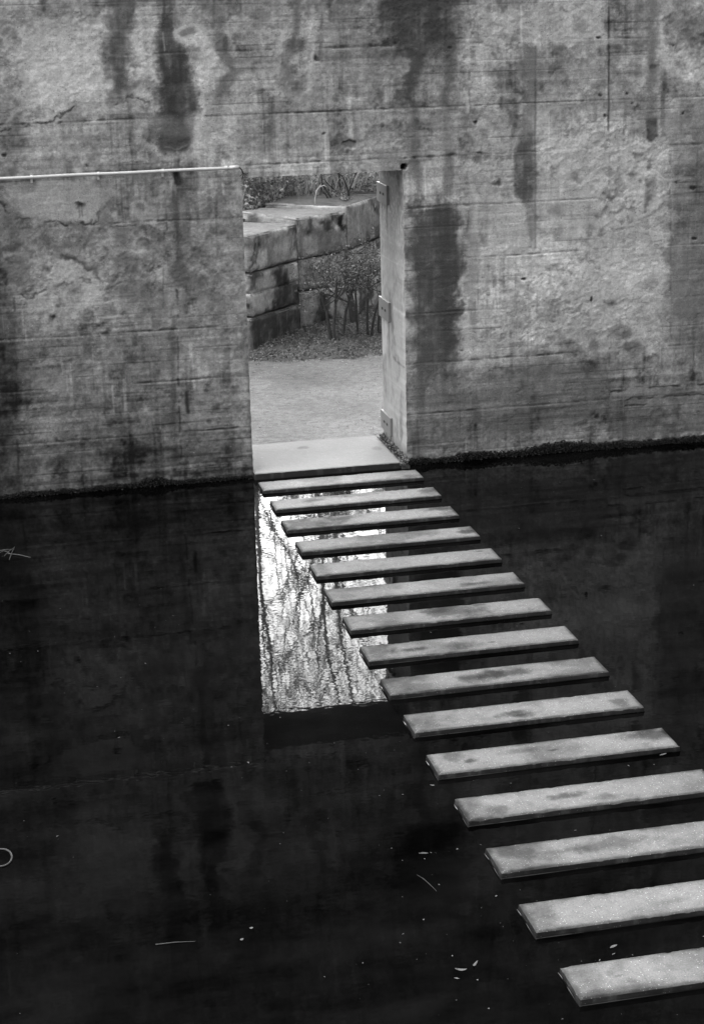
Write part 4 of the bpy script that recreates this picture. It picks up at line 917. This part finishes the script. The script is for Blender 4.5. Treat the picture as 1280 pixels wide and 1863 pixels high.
# tall trees further back (what the pool mirrors)
def tree(loc, h, seed, label, mat, leafn, lmat, lsize, lean=(0, 0)):
    r = empty('tree', loc); rnd = random.Random(seed); m = MB(); tips = []
    p = [Vector((lean[0]*t*h+.35*math.sin(t*4+seed)+.12*math.sin(t*11+seed), lean[1]*t*h, t*h)) for t in np.linspace(0, 1, 9)]
    m.tube([tuple(q) for q in p], [h*.0062*(1-.8*i/8) for i in range(9)], 8, cap=False); m.build('trunk', mat, r)
    m = MB()
    for k in range(20):
        t = .22+.76*k/20; q = p[0].lerp(p[-1], t); q = p[min(8, int(t*8))].lerp(p[min(8, int(t*8)+1)], t*8-int(t*8)); a = k*2.4+rnd.random()
        grow(m, q, (math.cos(a), math.sin(a)*.8, .85), h*.23*(1.15-t*.7), h*.0032*(1.1-t*.7), 4, rnd, tips, .45, .2, .12, (2, 3), .66)
    m.build('branch', mat, r); tp = np.array([tuple(t) for t in tips]); rr = np.random.RandomState(seed)
    if leafn: leaves('crown', tp[rr.randint(0, len(tp), leafn)]+rr.normal(0, .20, (leafn, 3)), lsize, lmat, r, seed, .5)
    return tag(r, label, 'tree', 'trees beyond the wall, seen mirrored in the pool')
tree((3.3, 12.5, 1.5), 8.5, 4, 'sparse tree whose crown is mirrored in the pool near the right of the bright patch', M_BARKG, 5200, M_LEAFL, .035, (-.03, 0))
tree((1.9, 14.0, 1.5), 9.5, 12, 'thin-branched tree mirrored in the middle of the bright patch', M_BARKG, 5200, M_LEAFL, .035, (.02, 0))
tree((4.4, 17.0, 1.5), 11., 23, 'tall tree mirrored faintly behind the stepping slabs', M_BARKG, 6000, M_LEAFL, .045, (-.02, 0))
tree((2.4, 19.0, 1.5), 12., 31, 'tall sparse tree mirrored at the left of the bright patch', M_BARKG, 4500, M_LEAFL, .04, (.01, 0))

# leaf litter and dry twigs on the bed
rs = np.random.RandomState(8); n = 14000
x = .2+3.6*rs.rand(n); y = 4.6+3.2*rs.rand(n)**1.1; dn = y-edge_y(x)+.25*fbm(x, y, 5, 3, 8); kp = dn > -.30+.5*rs.rand(n)*(rs.rand(n) < .97); x, y = x[kp], y[kp]
z = np.maximum(bz(x, y), .052)+.006+.01*rs.rand(len(x))
tag(leaves('leaf_litter', np.stack([x, y, z], -1), .015, M_LITTER, None, 5, .45), 'dark leaf litter with paler leaf scraps under the shrubs', 'leaf litter', kind='stuff')
m = MB()
for k in range(260):
    xx = .9+2.2*rs.rand(); yy_ = 4.9+1.5*rs.rand(); zz_ = float(bz(np.array(xx), np.array(yy_)))+.025; a = rs.rand()*6.28; l = .03+.07*rs.rand()
    m.tube([(xx, yy_, zz_), (xx+l*math.cos(a), yy_+l*math.sin(a), zz_+.03*rs.rand())], [.0035, .002], 4, cap=False)
tag(m.build('dry_twigs', M_TWIGD), 'scatter of short dry twigs over the leaf litter', 'twigs', kind='stuff')
V_, F_, T_ = rubble(2600, lambda r: -.1+3.2*r.rand(), lambda r: 1.0+4.0*r.rand(), lambda c, r: .046, (.003, .008), 9, .58)
tag(mesh_np('loose_gravel', V_, F_, M_PATH, tone=T_), 'loose pale gravel grains on the path beyond the doorway', 'gravel', kind='stuff')
# moss and dead leaves creeping over the rear of the blocks
rr = np.random.RandomState(6); n = 15000; x = 1.75+2.4*rr.rand(n); ln_ = 6.74+(x-2.42)*1.41
y = np.where(x > 2.42, ln_+.10, 7.15)+2.3*rr.rand(n)
hz = np.where((x > 2.42) & (y < ln_+2.0), 1.624, np.where((x < 2.42) & (y < 8.0), 1.555, 1.52)); edge = y-np.where(x > 2.42, ln_, 7.1)
kp = fbm(x, y, 3, 4, 5) > .35-1.3*edge
P_ = np.stack([x, y, hz+.022*rr.rand(n)], -1)[kp]
tag(leaves('moss_mat', P_, .020, M_LITTERG, None, 77, .35), 'mat of moss and dead leaves creeping over the rear of the stone blocks', 'moss', kind='stuff')
mm = MB(); rnd = random.Random(5)
for k in range(520):
    xx = 2.0+2.0*rnd.random(); yy_ = max(7.9, 6.74+(xx-2.42)*1.41+.7)+1.2*rnd.random(); l = .25+.45*rnd.random(); a = rnd.gauss(0, .5); c = rnd.gauss(0, .4)
    p0 = Vector((xx, yy_, 1.5)); p1 = p0+Vector((a*.3*l, c*.3*l, l*.6)); p2 = p1+Vector((a*l, c*l, l*.35)); p3 = p2+Vector((a*.6*l, c*.4*l, -l*.1))
    mm.tube([p0, p1, p2, p3], [.0035, .003, .0022, .001], 4, cap=False)
tag(mm.build('dry_brush', M_TWIGP), 'tangle of pale dry stalks on the terrace behind the stone blocks', 'dry brush', kind='stuff')
# ragged moss fringe where the pool wets the wall
rr = np.random.RandomState(16); n = 15000; x = -2.9+8*rr.rand(n); x = x[(x < -.01) | (x > 1.5)]; n = len(x)
top_ = .038+.03*fbm(x, x*0, 1.3, 3, 8)+.055*np.exp(-((x-3.0)/.40)**2)+.02*np.exp(-((x-3.3)/.9)**2)+.05*np.exp(-((x-2.2)/.25)**2)+.035*np.exp(-((x+.95)/.12)**2)+.02
z = top_*(rr.rand(n)**.6)*(1+.25*fbm(x, x*0, 20, 4, 3)); z = np.maximum(z, .004)
tag(leaves('moss_fringe', np.stack([x, -.014-.014*rr.rand(n), z], -1), .010, M_MOSS, None, 78, .5), 'dark ragged moss along the waterline of the concrete wall', 'moss', kind='stuff')

# ------------------------------------------------------------------ things floating on the pool
rr = np.random.RandomState(21); Q = []
while len(Q) < 260:
    px, py = rr.rand()*1300-10, 860+1000*rr.rand(); p = on_z(px, py, 0)
    if p[1] > -.1 or fbm(np.array(p[0]), np.array(p[1]), .9, 3, 3) < -.05+.3*rr.rand(): continue
    Q.append(p)
Q = np.array(Q); Q[:, 2] = .0012; n = len(Q); a = rr.rand(n)*6.28; s = (.0022+.006*rr.rand(n)**4)[:, None]
A_ = np.stack([np.cos(a), np.sin(a), 0*a], -1)*s*(1+1.5*rr.rand(n, 1)**3); B_ = np.stack([-np.sin(a), np.cos(a), 0*a], -1)*s*.8; up = np.array([0, 0, .0015])
V_ = np.stack([Q-A_, Q-B_+up, Q+A_, Q+B_], 1).reshape(-1, 3)
tag(mesh_np('floating_flecks', V_, np.arange(4*n).reshape(n, 4), M_FLECK), 'tiny pale flecks of seed and leaf dust floating on the dark water', 'flecks', kind='stuff')
def float_leaf(px, py, ln, wd, ang, label, curl=.01, name='leaf', z=.002, mat=None):
    p = on_z(px, py, 0); n = 7; V_ = []; F_ = []
    for i in range(n):
        t = i/(n-1); w_ = wd*math.sin(math.pi*min(max(t, .04), .97))**.8; zc_ = z+curl*(abs(t-.5)*2)**2
        cx = (t-.5)*ln; cy = .12*ln*math.sin(t*3.1); V_ += [(cx, cy-w_/2, zc_), (cx, cy, zc_-.0014), (cx, cy+w_/2, zc_+.002)]
    for i in range(n-1):
        for j in range(2): F_.append((3*i+j, 3*i+3+j, 3*i+4+j, 3*i+1+j))
    o = mesh_np(name, V_, F_, mat or M_DRYLEAF, smooth=True); o.location = (p[0], p[1], 0 if z < .01 else 0); o.rotation_euler = (0, 0, ang)
    md = o.modifiers.new('thick', 'SOLIDIFY'); md.thickness = .0008
    return tag(o, label, 'leaf')
float_leaf(838, 1767, .055, .014, -.35, 'slim curled pale leaf, lower of the two leaves floating near the bottom of the pool')
float_leaf(865, 1757, .050, .012, .9, 'slim curled pale leaf, upper of the two leaves floating near the bottom of the pool')
float_leaf(786, 1430, .026, .008, -.5, 'tiny white leaf scrap floating just below the left end of the eleventh slab', .003)
float_leaf(1206, 1374, .05, .011, .3, 'white leaf scrap against the front of the eleventh slab near its right end', .003)
float_leaf(1116, 1724, .045, .014, .4, 'pale leaf scrap floating between the two nearest slabs', .004)
float_leaf(770, 1554, .05, .012, -.25, 'dull drowned leaf floating left of the twelfth slab', .002, mat=M_TWIG)
float_leaf(457, 1690, .018, .014, 0, 'small white petal floating left of the pool centre, upper of a close pair', .003)
float_leaf(440, 1711, .020, .015, .5, 'small white petal floating left of the pool centre, lower of a close pair', .003)
m = MB(); a_ = on_z(283, 1720); b_ = on_z(355, 1714)
m.tube([(a_[0], a_[1], .003), ((a_[0]+b_[0])/2, (a_[1]+b_[1])/2+.003, .005), (b_[0], b_[1], .002)], [.0028, .0024, .0014], 6)
tag(m.build('twig', M_TWIG, origin=(a_[0], a_[1], 0)), 'straight thin pale twig floating at the lower left of the pool', 'twig')
m = MB(); q = [on_z(x, y) for x, y in ((758, 1593), (770, 1600), (782, 1611), (794, 1623))]; m.tube([(p[0], p[1], .003) for p in q], [.0008, .0016, .0016, .0008], 5)
tag(m.build('grass_blade', M_TWIG, origin=tuple(q[0])), 'thin curved blade of grass floating left of the thirteenth slab', 'grass blade')
m = MB(); c_ = on_z(2, 1562); m.tube([(c_[0]+.058*math.cos(t), c_[1]+.10*math.sin(t), .004) for t in np.linspace(0, 6.283, 25)], .0055, 7, cap=False)
tag(m.build('floating_ring', M_TWIG, smooth=True, origin=(c_[0], c_[1], 0)), 'pale ring half out of the picture at the left edge of the pool', 'ring')
m = MB()
for a, b in (((-6, 1004), (26, 1000)), ((8, 1012), (26, 997)), ((17, 1019), (27, 995)), ((14, 1008), (56, 1015)), ((-4, 1008), (14, 1002)), ((6, 1003), (22, 1010))):
    p, q = on_z(*a), on_z(*b); m.tube([(p[0], p[1], .003), ((p[0]+q[0])/2, (p[1]+q[1])/2, .010), (q[0], q[1], .003)], [.0045, .004, .002], 5)
c_ = on_z(15, 1006)
tag(m.build('twig_cluster', M_TWIG, origin=(c_[0], c_[1], 0)), 'small tangle of pale broken twigs floating near the left edge below the wall', 'twigs')
